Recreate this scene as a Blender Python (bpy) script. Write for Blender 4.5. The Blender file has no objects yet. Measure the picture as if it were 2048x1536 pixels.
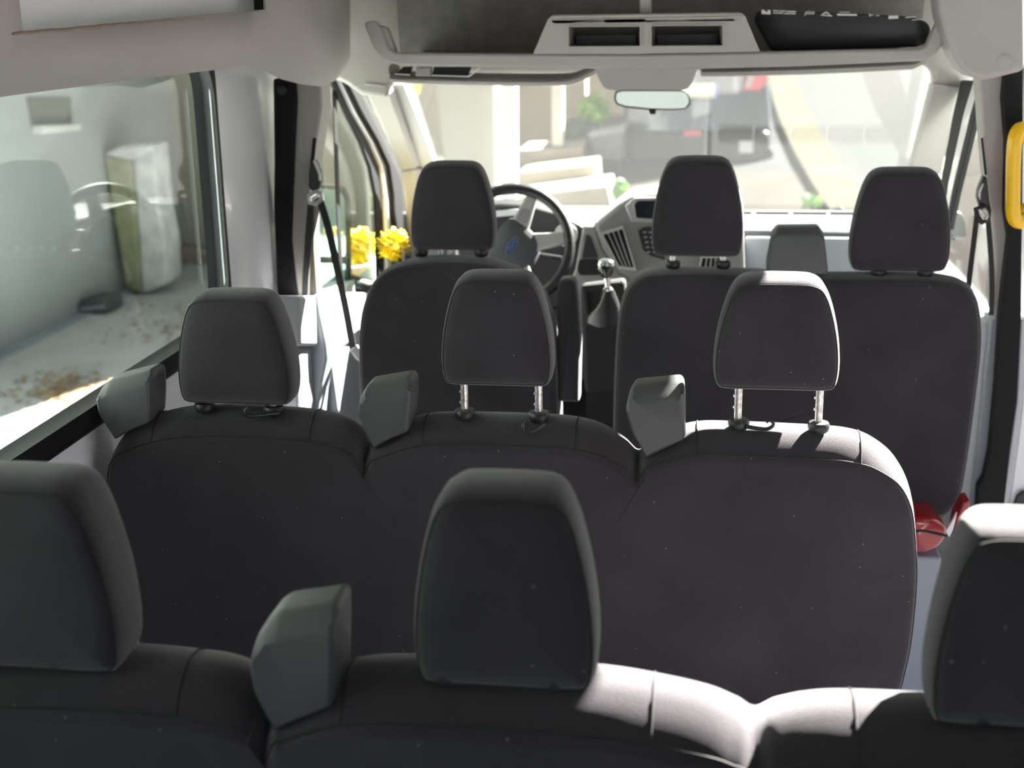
import bpy, math, random
from mathutils import Vector, Matrix
random.seed(7)
S = bpy.context.scene
COL = S.collection
R = math.radians

# ------------------------------------------------------------------ camera
FPX, CX, CY = 2600.0, 1024.0, 768.0
CAM = Vector((0, 0, 1.75))
_F = Vector(((1410 - CX) / FPX, -(10 - CY) / FPX, -1)).normalized()
_U = Vector((0, -_F.z, _F.y)).normalized()
_Rt = _F.cross(_U)
_a = R(0.9)
_U2 = _U * math.cos(_a) - _Rt * math.sin(_a)
_R2 = _F.cross(_U2)
M3 = Matrix((_R2, _F, _U2))                 # rows: world axes seen in the camera

cd = bpy.data.cameras.new('camera')
cam = bpy.data.objects.new('camera', cd)
COL.objects.link(cam)
cam.matrix_world = Matrix.Translation(CAM) @ M3.to_4x4()
cd.sensor_width = 36
cd.lens = FPX / 2048 * 36
cd.clip_start = 0.05
cd.dof.use_dof = True
cd.dof.focus_distance = 2.2
cd.dof.aperture_fstop = 4.2
S.camera = cam


def U(px, py, X=None, Y=None, Z=None):
    d = M3 @ Vector(((px - CX) / FPX, -(py - CY) / FPX, -1))
    if X is not None: t = (X - CAM.x) / d.x
    elif Y is not None: t = (Y - CAM.y) / d.y
    else: t = (Z - CAM.z) / d.z
    return CAM + d * t


def gz(x, y):
    s = min(1, max(0, (x + 4.5) / 2.5)); s = s * s * (3 - 2 * s)
    return -0.65 + 0.10 * max(0, y - 10) * s


def G(px, py, up=0.0):
    d = M3 @ Vector(((px - CX) / FPX, -(py - CY) / FPX, -1))
    lo, hi = 2.0, 80.0
    for _ in range(60):
        m = (lo + hi) / 2
        p = CAM + d * (m / d.y)
        if p.z > gz(p.x, p.y) + up: lo = m
        else: hi = m
    return CAM + d * (lo / d.y)


# ------------------------------------------------------------------ materials
def mat(name, col, rough=0.5, metal=0.0, var=None, bump=None, sheen=0.0, coat=0.0, spec=0.5, col2=None, emit=None):
    m = bpy.data.materials.new(name); m.use_nodes = True
    nt = m.node_tree; b = nt.nodes['Principled BSDF']
    b.inputs['Base Color'].default_value = (*col, 1)
    b.inputs['Roughness'].default_value = rough
    b.inputs['Metallic'].default_value = metal
    b.inputs['Specular IOR Level'].default_value = spec
    b.inputs['Coat Weight'].default_value = coat
    if sheen:
        b.inputs['Sheen Weight'].default_value = sheen
        b.inputs['Sheen Roughness'].default_value = 0.5
    tc = nt.nodes.new('ShaderNodeTexCoord')
    if var:
        sc, amt = var
        n = nt.nodes.new('ShaderNodeTexNoise'); n.inputs['Scale'].default_value = sc; n.inputs['Detail'].default_value = 6
        nt.links.new(tc.outputs['Object'], n.inputs['Vector'])
        mx = nt.nodes.new('ShaderNodeValToRGB')
        c2 = col2 or tuple(c * (1 - amt) for c in col)
        c1 = col if col2 else tuple(min(1, c * (1 + amt)) for c in col)
        mx.color_ramp.elements[0].position = 0.35; mx.color_ramp.elements[1].position = 0.65
        mx.color_ramp.elements[0].color = (*c2, 1); mx.color_ramp.elements[1].color = (*c1, 1)
        nt.links.new(n.outputs['Fac'], mx.inputs['Fac'])
        nt.links.new(mx.outputs['Color'], b.inputs['Base Color'])
    if bump:
        sc, st = bump
        n2 = nt.nodes.new('ShaderNodeTexNoise'); n2.inputs['Scale'].default_value = sc; n2.inputs['Detail'].default_value = 3
        nt.links.new(tc.outputs['Object'], n2.inputs['Vector'])
        bp = nt.nodes.new('ShaderNodeBump'); bp.inputs['Strength'].default_value = st; bp.inputs['Distance'].default_value = 0.002
        nt.links.new(n2.outputs['Fac'], bp.inputs['Height'])
        nt.links.new(bp.outputs['Normal'], b.inputs['Normal'])
    if emit:
        b.inputs['Emission Color'].default_value = (*emit[0], 1); b.inputs['Emission Strength'].default_value = emit[1]
    return m


def fabric_mat():
    m = mat('seat_fabric', (0.060, 0.056, 0.058), 0.95, spec=0.1, sheen=0.42, bump=(900, 0.6))
    nt = m.node_tree; b = nt.nodes['Principled BSDF']
    tc = [n for n in nt.nodes if n.type == 'TEX_COORD'][0]
    def wave(d):
        w = nt.nodes.new('ShaderNodeTexWave'); w.wave_type = 'BANDS'; w.bands_direction = d
        w.inputs['Scale'].default_value = 120; w.inputs['Distortion'].default_value = 1.2; w.inputs['Detail Scale'].default_value = 3
        nt.links.new(tc.outputs['Object'], w.inputs['Vector']); return w
    w1, w2 = wave('X'), wave('Z')
    mul = nt.nodes.new('ShaderNodeMath'); mul.operation = 'MULTIPLY'
    nt.links.new(w1.outputs['Fac'], mul.inputs[0]); nt.links.new(w2.outputs['Fac'], mul.inputs[1])
    n = nt.nodes.new('ShaderNodeTexNoise'); n.inputs['Scale'].default_value = 9; n.inputs['Detail'].default_value = 8
    nt.links.new(tc.outputs['Object'], n.inputs['Vector'])
    add = nt.nodes.new('ShaderNodeMath'); add.operation = 'MULTIPLY_ADD'
    nt.links.new(mul.outputs[0], add.inputs[0]); add.inputs[1].default_value = 0.35
    nt.links.new(n.outputs['Fac'], add.inputs[2])
    rp = nt.nodes.new('ShaderNodeValToRGB')
    rp.color_ramp.elements[0].position = 0.3; rp.color_ramp.elements[0].color = (0.0235, 0.0205, 0.0245, 1)
    rp.color_ramp.elements[1].position = 0.95; rp.color_ramp.elements[1].color = (0.043, 0.0378, 0.0448, 1)
    nt.links.new(add.outputs[0], rp.inputs['Fac'])
    # pale lint specks
    v = nt.nodes.new('ShaderNodeTexVoronoi'); v.inputs['Scale'].default_value = 28
    nt.links.new(tc.outputs['Object'], v.inputs['Vector'])
    lt = nt.nodes.new('ShaderNodeMath'); lt.operation = 'LESS_THAN'; lt.inputs[1].default_value = 0.035
    nt.links.new(v.outputs['Distance'], lt.inputs[0])
    mx = nt.nodes.new('ShaderNodeMix'); mx.data_type = 'RGBA'
    nt.links.new(lt.outputs[0], mx.inputs['Factor']); nt.links.new(rp.outputs['Color'], mx.inputs['A'])
    mx.inputs['B'].default_value = (0.22, 0.21, 0.2, 1)
    nt.links.new(mx.outputs['Result'], b.inputs['Base Color'])
    return m


def glass_mat(name, tint, base=0.05, dust=0.0):
    m = bpy.data.materials.new(name); m.use_nodes = True
    nt = m.node_tree
    for n in list(nt.nodes):
        if n.type != 'OUTPUT_MATERIAL': nt.nodes.remove(n)
    out = [n for n in nt.nodes if n.type == 'OUTPUT_MATERIAL'][0]
    tr = nt.nodes.new('ShaderNodeBsdfTransparent'); tr.inputs['Color'].default_value = (*tint, 1)
    gl = nt.nodes.new('ShaderNodeBsdfGlossy'); gl.inputs['Roughness'].default_value = 0.0
    lw = nt.nodes.new('ShaderNodeLayerWeight'); lw.inputs['Blend'].default_value = 0.5
    pw = nt.nodes.new('ShaderNodeMath'); pw.operation = 'POWER'; pw.inputs[1].default_value = 5
    nt.links.new(lw.outputs['Facing'], pw.inputs[0])
    ma = nt.nodes.new('ShaderNodeMath'); ma.operation = 'MULTIPLY_ADD'; ma.inputs[1].default_value = 0.7; ma.inputs[2].default_value = base * 0.6
    nt.links.new(pw.outputs[0], ma.inputs[0])
    mx = nt.nodes.new('ShaderNodeMixShader')
    nt.links.new(ma.outputs[0], mx.inputs[0]); nt.links.new(tr.outputs[0], mx.inputs[1]); nt.links.new(gl.outputs[0], mx.inputs[2])
    last = mx
    if dust:
        tl = nt.nodes.new('ShaderNodeBsdfTranslucent'); tl.inputs['Color'].default_value = (0.9, 0.9, 0.88, 1)
        m2 = nt.nodes.new('ShaderNodeMixShader'); m2.inputs[0].default_value = dust
        nt.links.new(mx.outputs[0], m2.inputs[1]); nt.links.new(tl.outputs[0], m2.inputs[2]); last = m2
    nt.links.new(last.outputs[0], out.inputs['Surface'])
    return m


FAB = fabric_mat()
SEAM = mat('seam_thread', (0.02, 0.02, 0.02), 0.9)
PLA = mat('charcoal_plastic', (0.072, 0.076, 0.077), 0.42, bump=(700, 0.35), spec=0.5)
PLB = mat('black_plastic', (0.016, 0.016, 0.018), 0.4, bump=(500, 0.2))
BLK = mat('black_matte', (0.010, 0.010, 0.011), 0.85)
RUB = mat('black_rubber', (0.009, 0.009, 0.010), 0.6, spec=0.2)
CHR = mat('chrome', (0.75, 0.75, 0.74), 0.16, 1.0)
STL = mat('scratched_steel', (0.62, 0.61, 0.58), 0.3, 1.0, var=(160, 0.25), bump=(300, 0.3))
SIL = mat('silver_plastic', (0.55, 0.55, 0.55), 0.32, 0.6)
TRIM = mat('beige_trim', (0.40, 0.378, 0.350), 0.62, bump=(800, 0.25), var=(2, 0.04))
FELT = mat('grey_felt', (0.20, 0.19, 0.175), 0.95, bump=(400, 0.5), var=(30, 0.1))
WHT = mat('white_paint', (0.84, 0.84, 0.87), 0.22, coat=0.4, var=(1.5, 0.03))
WHP = mat('white_card', (0.8, 0.8, 0.8), 0.5)
GRP = mat('blue_grey_plastic', (0.27, 0.29, 0.32), 0.5, bump=(600, 0.3))
LGP = mat('light_grey_plastic', (0.52, 0.54, 0.56), 0.5, bump=(600, 0.3))
DASH = mat('dash_plastic', (0.06, 0.063, 0.072), 0.55, bump=(500, 0.5))
DGR = mat('dash_grey_plastic', (0.24, 0.235, 0.235), 0.5, bump=(600, 0.3))
WEB = mat('belt_webbing', (0.02, 0.02, 0.021), 0.7, bump=(900, 0.5))
YEL = mat('yellow_plastic', (0.90, 0.52, 0.0), 0.32, coat=0.3)
RED = mat('red_gloss', (0.26, 0.006, 0.008), 0.2, coat=0.6)
BLUF = mat('blue_vinyl', (0.014, 0.022, 0.043), 0.55, var=(60, 0.25), bump=(300, 0.3))
MIR = mat('mirror_glass', (0.86, 0.9, 0.9), 0.02, 1.0)
MIRG = mat('mirror_green_reflection', (0.28, 0.42, 0.36), 0.03, 1.0)  # green colour stands in for greenery reflected in the mirror
GOLD = mat('brass_contact', (0.80, 0.55, 0.28), 0.35, 0.7)
LEA = mat('leatherette', (0.012, 0.0125, 0.014), 0.42, bump=(200, 0.4))
BAGM = mat('black_nylon', (0.012, 0.012, 0.013), 0.45, bump=(14, 1.0))
PRT = mat('white_print', (0.72, 0.72, 0.72), 0.6)
BADGE = mat('badge_blue', (0.03, 0.07, 0.22), 0.25, coat=0.5)
GLS = glass_mat('side_glass', (0.84, 0.89, 0.87), 0.05)
GLD = glass_mat('door_glass', (0.93, 0.97, 0.94), 0.06)
GLW = glass_mat('windscreen_glass', (0.96, 0.98, 0.96), 0.05, dust=0.004)
CONC = mat('concrete', (0.50, 0.51, 0.515), 0.9, var=(0.9, 0.16), bump=(60, 0.6))
ASPH = mat('asphalt', (0.019, 0.019, 0.0195), 1.0, spec=0.1, var=(3, 0.06), bump=(120, 0.6))
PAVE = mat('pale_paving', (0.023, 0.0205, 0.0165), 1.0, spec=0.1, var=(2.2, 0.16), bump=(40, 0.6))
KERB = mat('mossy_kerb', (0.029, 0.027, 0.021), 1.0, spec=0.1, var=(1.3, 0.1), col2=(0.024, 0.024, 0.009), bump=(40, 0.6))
WAL = mat('grey_render', (0.275, 0.295, 0.29), 0.92, var=(1.2, 0.05), bump=(90, 0.5))
FAC = mat('cream_render', (0.30, 0.285, 0.235), 0.92, var=(1.2, 0.04), bump=(90, 0.5))
FAC2 = mat('tan_render', (0.33, 0.28, 0.22), 0.92, var=(1.2, 0.05))
WPT = mat('white_masonry', (0.50, 0.50, 0.485), 0.8)
STONE = mat('mossy_stone', (0.47, 0.47, 0.46), 0.95, var=(5, 0.2), bump=(25, 1.0))
MOSS = mat('moss_stone', (0.27, 0.265, 0.18), 0.95, var=(6, 0.1), col2=(0.18, 0.205, 0.10), bump=(25, 1.0))
STEP = mat('step_stone', (0.30, 0.27, 0.215), 0.95, var=(2.2, 0.12), bump=(40, 0.6))
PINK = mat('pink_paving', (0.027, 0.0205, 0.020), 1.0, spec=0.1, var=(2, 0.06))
CARP = mat('dark_blue_paint', (0.028, 0.042, 0.066), 0.3, 0.3, coat=0.6)
CARG = mat('car_window', (0.02, 0.025, 0.03), 0.1, coat=0.6)
TLR = mat('tail_lamp_red', (0.75, 0.03, 0.07), 0.25, coat=0.6)
PLATE = mat('number_plate', (0.85, 0.85, 0.72), 0.5)
PLB2 = mat('plate_blue', (0.04, 0.12, 0.5), 0.5)
GRN = mat('leaf_green', (0.20, 0.42, 0.05), 0.6, var=(6, 0.3))
DGN = mat('leaf_dark_green', (0.06, 0.12, 0.05), 0.6, var=(6, 0.3))
PETAL = mat('yellow_petal', (0.92, 0.72, 0.02), 0.6, var=(40, 0.1))
DLF = mat('dry_leaf', (0.34, 0.22, 0.12), 0.9, var=(8, 0.3))
GUT = mat('gutter_concrete', (0.32, 0.36, 0.41), 0.8, var=(2, 0.1))


# ------------------------------------------------------------------ mesh helpers
ROOT = {}


class MB:
    def __init__(s): s.v, s.f, s.m = [], [], []
    def add(s, vs, fs, mi=0):
        b = len(s.v); s.v += [Vector(v) for v in vs]
        for f in fs: s.f.append([b + i for i in f]); s.m.append(mi)
        return s
    def box(s, x0, x1, y0, y1, z0, z1, mi=0):
        vs = [(x, y, z) for x in (x0, x1) for y in (y0, y1) for z in (z0, z1)]
        return s.add(vs, [(0, 1, 3, 2), (4, 6, 7, 5), (0, 4, 5, 1), (2, 3, 7, 6), (0, 2, 6, 4), (1, 5, 7, 3)], mi)
    def rings(s, rs, cap=True, mi=0, closed=True):
        n = len(rs[0]); vs = [p for r in rs for p in r]; fs = []
        for k in range(len(rs) - 1):
            for i in range(n if closed else n - 1):
                j = (i + 1) % n
                fs.append((k * n + i, k * n + j, (k + 1) * n + j, (k + 1) * n + i))
        if cap:
            fs.append(tuple(range(n - 1, -1, -1))); fs.append(tuple((len(rs) - 1) * n + i for i in range(n)))
        return s.add(vs, fs, mi)
    def prism(s, poly, vec, mi=0):
        vec = Vector(vec); poly = [Vector(p) for p in poly]
        return s.rings([poly, [p + vec for p in poly]], mi=mi)
    def tube(s, pts, r, n=8, closed=False, mi=0, flat=None):
        pts = [Vector(p) for p in pts]; rs = []; N = len(pts)
        t0 = None; prev = None
        for i, p in enumerate(pts):
            if closed: t = pts[(i + 1) % N] - pts[i - 1]
            else: t = pts[min(i + 1, N - 1)] - pts[max(i - 1, 0)]
            t.normalize()
            if prev is None:
                a = Vector((0, 0, 1)) if abs(t.z) < 0.9 else Vector((1, 0, 0))
                u = (a - t * a.dot(t)).normalized()
            else:
                u = (prev - t * prev.dot(t)).normalized()
            prev = u; w = t.cross(u)
            rr = r[i] if isinstance(r, (list, tuple)) else r
            fu, fw = flat or (1, 1)
            rs.append([p + (u * math.cos(2 * math.pi * k / n) * fu + w * math.sin(2 * math.pi * k / n) * fw) * rr for k in range(n)])
        if closed: rs.append(rs[0])
        return s.rings(rs, cap=not closed, mi=mi)
    def lathe(s, prof, c, axis=(0, 0, 1), n=24, mi=0):
        ax = Vector(axis).normalized(); a = Vector((1, 0, 0)) if abs(ax.x) < 0.9 else Vector((0, 1, 0))
        u = (a - ax * a.dot(ax)).normalized(); w = ax.cross(u); c = Vector(c)
        rs = [[c + ax * h + (u * math.cos(2 * math.pi * k / n) + w * math.sin(2 * math.pi * k / n)) * max(r, 1e-4) for k in range(n)] for r, h in prof]
        return s.rings(rs, mi=mi)
    def build(s, name, mats, parent=None, bevel=0, seg=2, angle=40, smooth=True, solid=0):
        me = bpy.data.meshes.new(name)
        off = Vector((0, 0, 0)); p = parent
        if p is not None: off = ROOT[p.name]
        me.from_pydata([v - off for v in s.v], [], s.f)
        for mm in (mats if isinstance(mats, (list, tuple)) else [mats]): me.materials.append(mm)
        me.polygons.foreach_set('material_index', s.m)
        import bmesh
        bm = bmesh.new(); bm.from_mesh(me); bmesh.ops.recalc_face_normals(bm, faces=bm.faces); bm.to_mesh(me); bm.free()
        if smooth:
            me.polygons.foreach_set('use_smooth', [True] * len(me.polygons))
            me.set_sharp_from_angle(angle=R(angle))
        me.update()
        o = bpy.data.objects.new(name, me); COL.objects.link(o)
        if parent is not None: o.parent = parent
        ROOT[o.name] = off
        if bevel:
            b = o.modifiers.new('bevel', 'BEVEL'); b.width = bevel; b.segments = seg; b.limit_method = 'ANGLE'; b.angle_limit = R(35)
            b.harden_normals = False
        if solid:
            m = o.modifiers.new('solid', 'SOLIDIFY'); m.thickness = solid; m.offset = 0
        return o


def thing(name, label, cat, loc, group=None):
    o = bpy.data.objects.new(name, None); COL.objects.link(o)
    o.location = loc; o['label'] = label; o['category'] = cat; o.empty_display_size = 0.1
    if group: o['group'] = group
    ROOT[o.name] = Vector(loc)
    return o


def tag(o, label, cat, group=None, kind=None):
    o['label'] = label; o['category'] = cat
    if group: o['group'] = group
    if kind: o['kind'] = kind
    return o


def struct(o, label=None, cat=None):
    o['kind'] = 'structure'
    if label: o['label'] = label; o['category'] = cat or 'structure'
    return o


def spline(pts, n=6, closed=True):
    out = []; N = len(pts)
    P = [Vector(p) for p in pts]
    for i in range(N if closed else N - 1):
        if closed: p0, p1, p2, p3 = P[i - 1], P[i], P[(i + 1) % N], P[(i + 2) % N]
        else: p0, p1, p2, p3 = P[max(i - 1, 0)], P[i], P[i + 1], P[min(i + 2, N - 1)]
        for k in range(n):
            t = k / n
            out.append(0.5 * ((2 * p1) + (p2 - p0) * t + (2 * p0 - 5 * p1 + 4 * p2 - p3) * t * t + (3 * p1 - p0 - 3 * p2 + p3) * t ** 3))
    if not closed: out.append(P[-1])
    return out


def rpoly(pts, r=0.01, n=4):
    """polygon with rounded corners (any dimension)"""
    P = [Vector(p) for p in pts]; out = []; N = len(P)
    for i in range(N):
        a, b, c = P[i - 1], P[i], P[(i + 1) % N]
        rr = r[i] if isinstance(r, (list, tuple)) else r
        d1 = min(rr, (a - b).length * 0.45); d2 = min(rr, (c - b).length * 0.45)
        p, q = b + (a - b).normalized() * d1, b + (c - b).normalized() * d2
        for k in range(n + 1):
            t = k / n
            out.append((1 - t) ** 2 * p + 2 * t * (1 - t) * b + t * t * q)
    return out


def norms2(P):
    n = len(P); area = sum(P[i][0] * P[(i + 1) % n][1] - P[(i + 1) % n][0] * P[i][1] for i in range(n))
    sg = 1 if area > 0 else -1
    out = []
    for i in range(n):
        t = Vector(P[(i + 1) % n]) - Vector(P[i - 1])
        if t.length < 1e-9: t = Vector((1, 0))
        t.normalize(); out.append(Vector((t[1] * sg, -t[0] * sg)))
    return out


def loft(mb, outline, rings, y0, lean=0.0, zref=0.0, mi=0):
    """outline: (x,z) list. rings: (dy, inset_x, inset_top, inset_bottom)."""
    N = norms2(outline); rs = []
    for ring in rings:
        if len(ring) == 2:                                # (dy, scale about the centre of the last ring or the next full one)
            rs.append(ring); continue
        dy, ax, at, ab = ring
        r = []
        for (x, z), nn in zip(outline, N):
            iz = at if nn[1] > 0 else ab
            zz = z - nn[1] * iz; xx = x - nn[0] * ax
            r.append((xx, y0 + dy + (zref - zz) * lean, zz))
        rs.append(r)
    full = [i for i, r in enumerate(rs) if not isinstance(r, tuple)]
    for i, r in enumerate(rs):
        if isinstance(r, tuple):
            src = rs[min(full, key=lambda k: abs(k - i))]
            zs = [p[2] for p in src]; xs = [p[0] for p in src]
            cz, cx_ = (min(zs) + max(zs)) / 2, (min(xs) + max(xs)) / 2; yb = sum(p[1] for p in src) / len(src)
            rs[i] = [(cx_ + (p[0] - cx_) * r[1], yb + (p[1] - yb) * r[1] + r[0], cz + (p[2] - cz) * r[1]) for p in src]
    mb.rings(rs, mi=mi)
    return rs


def xz(pxs, Y): return [Vector((U(a, b, Y=Y).x, U(a, b, Y=Y).z)) for a, b in pxs]


def pxprism(mb, pxs, depth, X=None, Y=None, r=0.0, mi=0):
    """solid whose outline is given in photo pixels on the plane X= or Y=, with real thickness"""
    P = [U(a, b, X=X, Y=Y) for a, b in pxs]
    if r: P = rpoly(P, r)
    v = (0, depth, 0) if Y is not None else (depth, 0, 0)
    return mb.prism(P, v, mi)


# ------------------------------------------------------------------ seats
HP = [(0.004, .85), (.030, .93), (.10, .98), (.24, 1.0), (.42, .975), (.60, .915), (.76, .835), (.87, .755), (.945, .66), (.985, .53), (1.0, .32)]


def headrest(parent, px, Y, depth=0.105, poles=None, ztop=0, y_pole=0.018, label=None, lean=0.0, tilt=0):
    """px = (left, right, top, bottom) of the rear face in the photo"""
    l, r, t, b = px
    A, B = U(l, (t + b) / 2, Y=Y), U(r, (t + b) / 2, Y=Y)
    T, Bo = U((l + r) / 2, t, Y=Y), U((l + r) / 2, b, Y=Y)
    cx, hw = (A.x + B.x) / 2, (B.x - A.x) / 2
    z0, h = Bo.z, T.z - Bo.z
    right = [Vector((cx + hw * w, z0 + h * q)) for q, w in HP]
    left = [Vector((cx - hw * w, z0 + h * q)) for q, w in reversed(HP)]
    bot = [Vector((cx + hw * w, z0 - h * .004)) for w in (-.66, -.33, 0, .33, .66)]
    out = spline(right + left + bot, 4)
    mb = MB()
    d = depth
    rings = [(-0.004, .05), (-0.0035, .55), (-0.0018, .85), (0, .012, .022, .012), (.004, .0055, .013, .006), (.012, .0015, .006, .001), (.03, 0, 0, 0),
             (d * .55, .001, 0, .001), (d * .75, .006, .004, .004), (d * .9, .014, .012, .012), (.008, .88), (.011, .6), (.012, .05)]
    rs = loft(mb, out, rings, Y, lean, z0)
    # seam round the rear panel
    mb.tube([Vector(p) + Vector((0, -0.0002, 0)) for p in rs[4]], 0.0011, 5, True, mi=1)
    o = mb.build('headrest', [FAB, SEAM], parent, angle=75)
    if label: o['label'] = label
    if poles:
        for (pa, pb) in poles:
            base = U(pa, pb, Y=Y + y_pole)
            if base.z < z0 - 0.012:
                m = MB(); m.tube([(base.x, Y + y_pole, base.z - 0.006), (base.x, Y + y_pole, z0 + 0.03)], 0.0066, 14)
                for k in range(2):
                    m.tube([(base.x - .0068, Y + y_pole, z0 - .012 - k * .02), (base.x - .0068, Y + y_pole, z0 - .016 - k * .02)], 0.002, 6)
                m.build('post', STL, o)
    return o


def collar(parent, px, Y):
    c = U(px[0], px[1], Y=Y) + Vector((0, 0, .005))
    mb = MB(); mb.lathe([(0.012, -0.012), (0.0165, -0.008), (0.0185, -0.002), (0.0185, 0.003), (0.0165, 0.0065), (0.008, 0.008)], (c.x, c.y, c.z), n=26)
    return mb.build('headrest_collar', PLB, parent)


def seat_cushions(parent, x0, x1, Yb, zt, n, ledge=0.42, floor=0.0):
    w = (x1 - x0) / n
    for k in range(n):
        a, b = x0 + k * w + .006, x0 + (k + 1) * w - .006
        P = rpoly([(a, Yb + .10), (b, Yb + .10), (b, Yb + .1 + ledge), (a, Yb + .1 + ledge)], 0.05, 5)
        mb = MB()
        mb.rings([[(*(c + (p - c) * s), z) for p in P] for c in [sum(P, Vector((0, 0))) / len(P)] for s, z in ((.93, zt - .13), (1, zt - .11), (1, zt - .03), (.97, zt - .008), (.88, zt), (.6, zt - .006))])
        mb.build('cushion', FAB, parent, angle=60)
    for a in (x0 + .10, x1 - .10):
        mb = MB(); mb.tube([(a, Yb + .14, floor + .02), (a, Yb + .14, zt - .12)], .018, 10)
        mb.tube([(a, Yb + .14, floor + .02), (a, Yb + .46, floor + .02)], .018, 10); mb.tube([(a, Yb + .46, floor + .02), (a, Yb + .46, zt - .12)], .018, 10)
        mb.build('leg', PLB, parent)


def retractor(parent, px, Y, depth=.085, label=None, top=.020, yl=0.0):
    out = rpoly(xz(px, Y), .006, 3)
    mb = MB()
    rings = [(0, .006, top + .006, .004), (.004, .002, top, .001), (.024, 0, .003, 0), (.030, 0, 0, 0), (depth * .84, .001, 0, 0), (depth * .86, .004, .003, .003), (depth * .88, .002, .001, .001), (depth, .004, .005, .003)]
    loft(mb, out, rings, Y)
    o = mb.build('belt_retractor_cover', PLA, parent, angle=40, bevel=.0035)
    if label: o['label'] = label
    return o


def hook(parent, pts, Y):
    P = spline([U(a, b, Y=Y + (dy if len(q) > 2 else 0)) for q in pts for a, b, dy in [(q + (0,))[:3]]], 5, False)
    mb = MB(); mb.tube(P, [0.0052 - 0.0022 * i / len(P) for i in range(len(P))], 8, flat=(.75, 1.0))
    return mb.build('coat_hook', PLB, parent)


def backrest(parent, px, Y, rings, lean, name='backrest', vseams=(), zref=1.0, nspl=5, mid=.05):
    out = spline(xz(px, Y + mid), nspl)
    mb = MB(); rs = loft(mb, out, rings, Y, lean, zref)
    mb.tube(rs[5], 0.0016, 5, True, mi=1)
    for vs in vseams:                       # short stitched seams over the top
        x = U(vs[0], vs[1], Y=Y + mid).x
        best = min(range(len(out)), key=lambda i: abs(out[i][0] - x) - out[i][1] * 0.5)
        mb.tube([Vector(rs[k][best]) + Vector((0, 0, .0004)) for k in range(5, len(rs) - 1)], 0.0013, 5, mi=1)
    return mb.build(name, [FAB, SEAM], parent, angle=75)


BR = [(0.0, .2), (0.0, .6), (0.0, .985), (0.0, .012, .050, .01), (.002, .009, .046, .005), (.006, .006, .040, .004), (.020, .003, .022, .002), (.038, .001, .008, 0), (.058, 0, 0, 0), (.085, .001, .003, 0), (.110, .005, .014, .003), (.130, .012, .032, .01)]

# ---- middle bench (second row)
Y2 = 2.12
bench = thing('bench_seat', 'dark grey fabric triple bench in the second row, seen whole in the middle', 'bench seat', (-0.35, Y2 + .3, 0))
px = [(430, 1700), (303, 1350), (258, 1130), (230, 990), (229, 920), (240, 880), (268, 850), (330, 826), (410, 815), (540, 818), (630, 826), (685, 842), (716, 868), (736, 896), (756, 872), (796, 850), (852, 833), (930, 830), (1080, 834),
      (1155, 841), (1205, 856), (1248, 884), (1276, 908), (1300, 884), (1338, 866), (1394, 850), (1480, 850), (1630, 857), (1700, 864), (1748, 882), (1794, 922), (1822, 985), (1832, 1070), (1834, 1150), (1824, 1270), (1808, 1350), (1786, 1440), (1760, 1700)]
back2 = backrest(bench, px, Y2, BR, 0.05, vseams=[(322, 835), (632, 830), (846, 838), (1160, 845), (1388, 855), (1722, 868)])
HY = Y2 + .022
headrest(bench, (346, 577, 589, 812), HY, poles=[(410, 816), (548, 822)])
headrest(bench, (877, 1104, 551, 775), HY, poles=[(930, 831), (1078, 836)])
headrest(bench, (1428, 1686, 556, 784), HY, poles=[(1475, 850), (1636, 856)])
for c in [(410, 817), (548, 824), (930, 831), (1078, 836), (1477, 851), (1637, 857)]: collar(bench, c, HY + .018)
retractor(bench, [(228, 882), (195, 832), (187, 797), (192, 780), (210, 766), (290, 746), (298, 760), (300, 800), (298, 847), (262, 862)], Y2 + .01)
retractor(bench, [(743, 901), (727, 866), (712, 828), (714, 800), (729, 775), (812, 761), (821, 775), (822, 800), (816, 866), (780, 880)], Y2 + .01)
retractor(bench, [(1291, 919), (1262, 868), (1250, 825), (1256, 797), (1268, 780), (1360, 771), (1369, 780), (1371, 820), (1371, 880), (1330, 899)], Y2 + .01)
hook(bench, [(560, 826), (530, 830), (508, 832), (494, 830), (490, 822), (497, 815), (503, 818)], Y2 + .018)
hook(bench, [(1092, 848), (1075, 858), (1062, 864), (1050, 862), (1046, 852), (1052, 846), (1059, 850)], Y2 + .010)
hook(bench, [(1492, 853), (1515, 857), (1534, 858), (1545, 852), (1546, 845), (1538, 841), (1533, 845)], HY + .004)
seat_cushions(bench, -1.02, .34, Y2, .52, 3)

# ---- rear bench (third row, nearest)
Y3 = 1.20
rear = thing('bench_seat', 'nearest dark grey fabric bench, cut off by the bottom edge, its right half in sun', 'bench seat', (-0.2, Y3 + .3, 0))
px = [(-40, 2600), (-160, 2000), (-270, 1600), (-315, 1440), (-300, 1370), (-250, 1325), (-150, 1308), (30, 1304), (220, 1308), (375, 1322), (440, 1334), (492, 1358), (528, 1388), (548, 1412), (572, 1388), (618, 1362), (695, 1338), (790, 1331), (1000, 1340),
      (1200, 1354), (1330, 1376), (1420, 1398), (1476, 1422), (1515, 1442), (1560, 1424), (1625, 1410), (1710, 1406), (1900, 1414), (2100, 1426), (2280, 1450), (2370, 1500), (2420, 1600), (2430, 1800), (2360, 2200), (2300, 2600)]
BR3 = [b if len(b) == 2 else (b[0], b[1], b[2] * 1.12, b[3]) for b in BR]
back3 = backrest(rear, px, Y3, BR3, 0.05, vseams=[(378, 1326), (700, 1340), (1318, 1376), (1700, 1410)])
HY3 = Y3 + .022
headrest(rear, (-165, 222, 966, 1345), HY3, poles=[(-60, 1312), (120, 1312)])
headrest(rear, (817, 1195, 984, 1384), HY3, poles=[(890, 1345), (1112, 1352)])
headrest(rear, (1868, 2262, 1062, 1468), HY3, poles=[(1960, 1425), (2170, 1432)])
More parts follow.
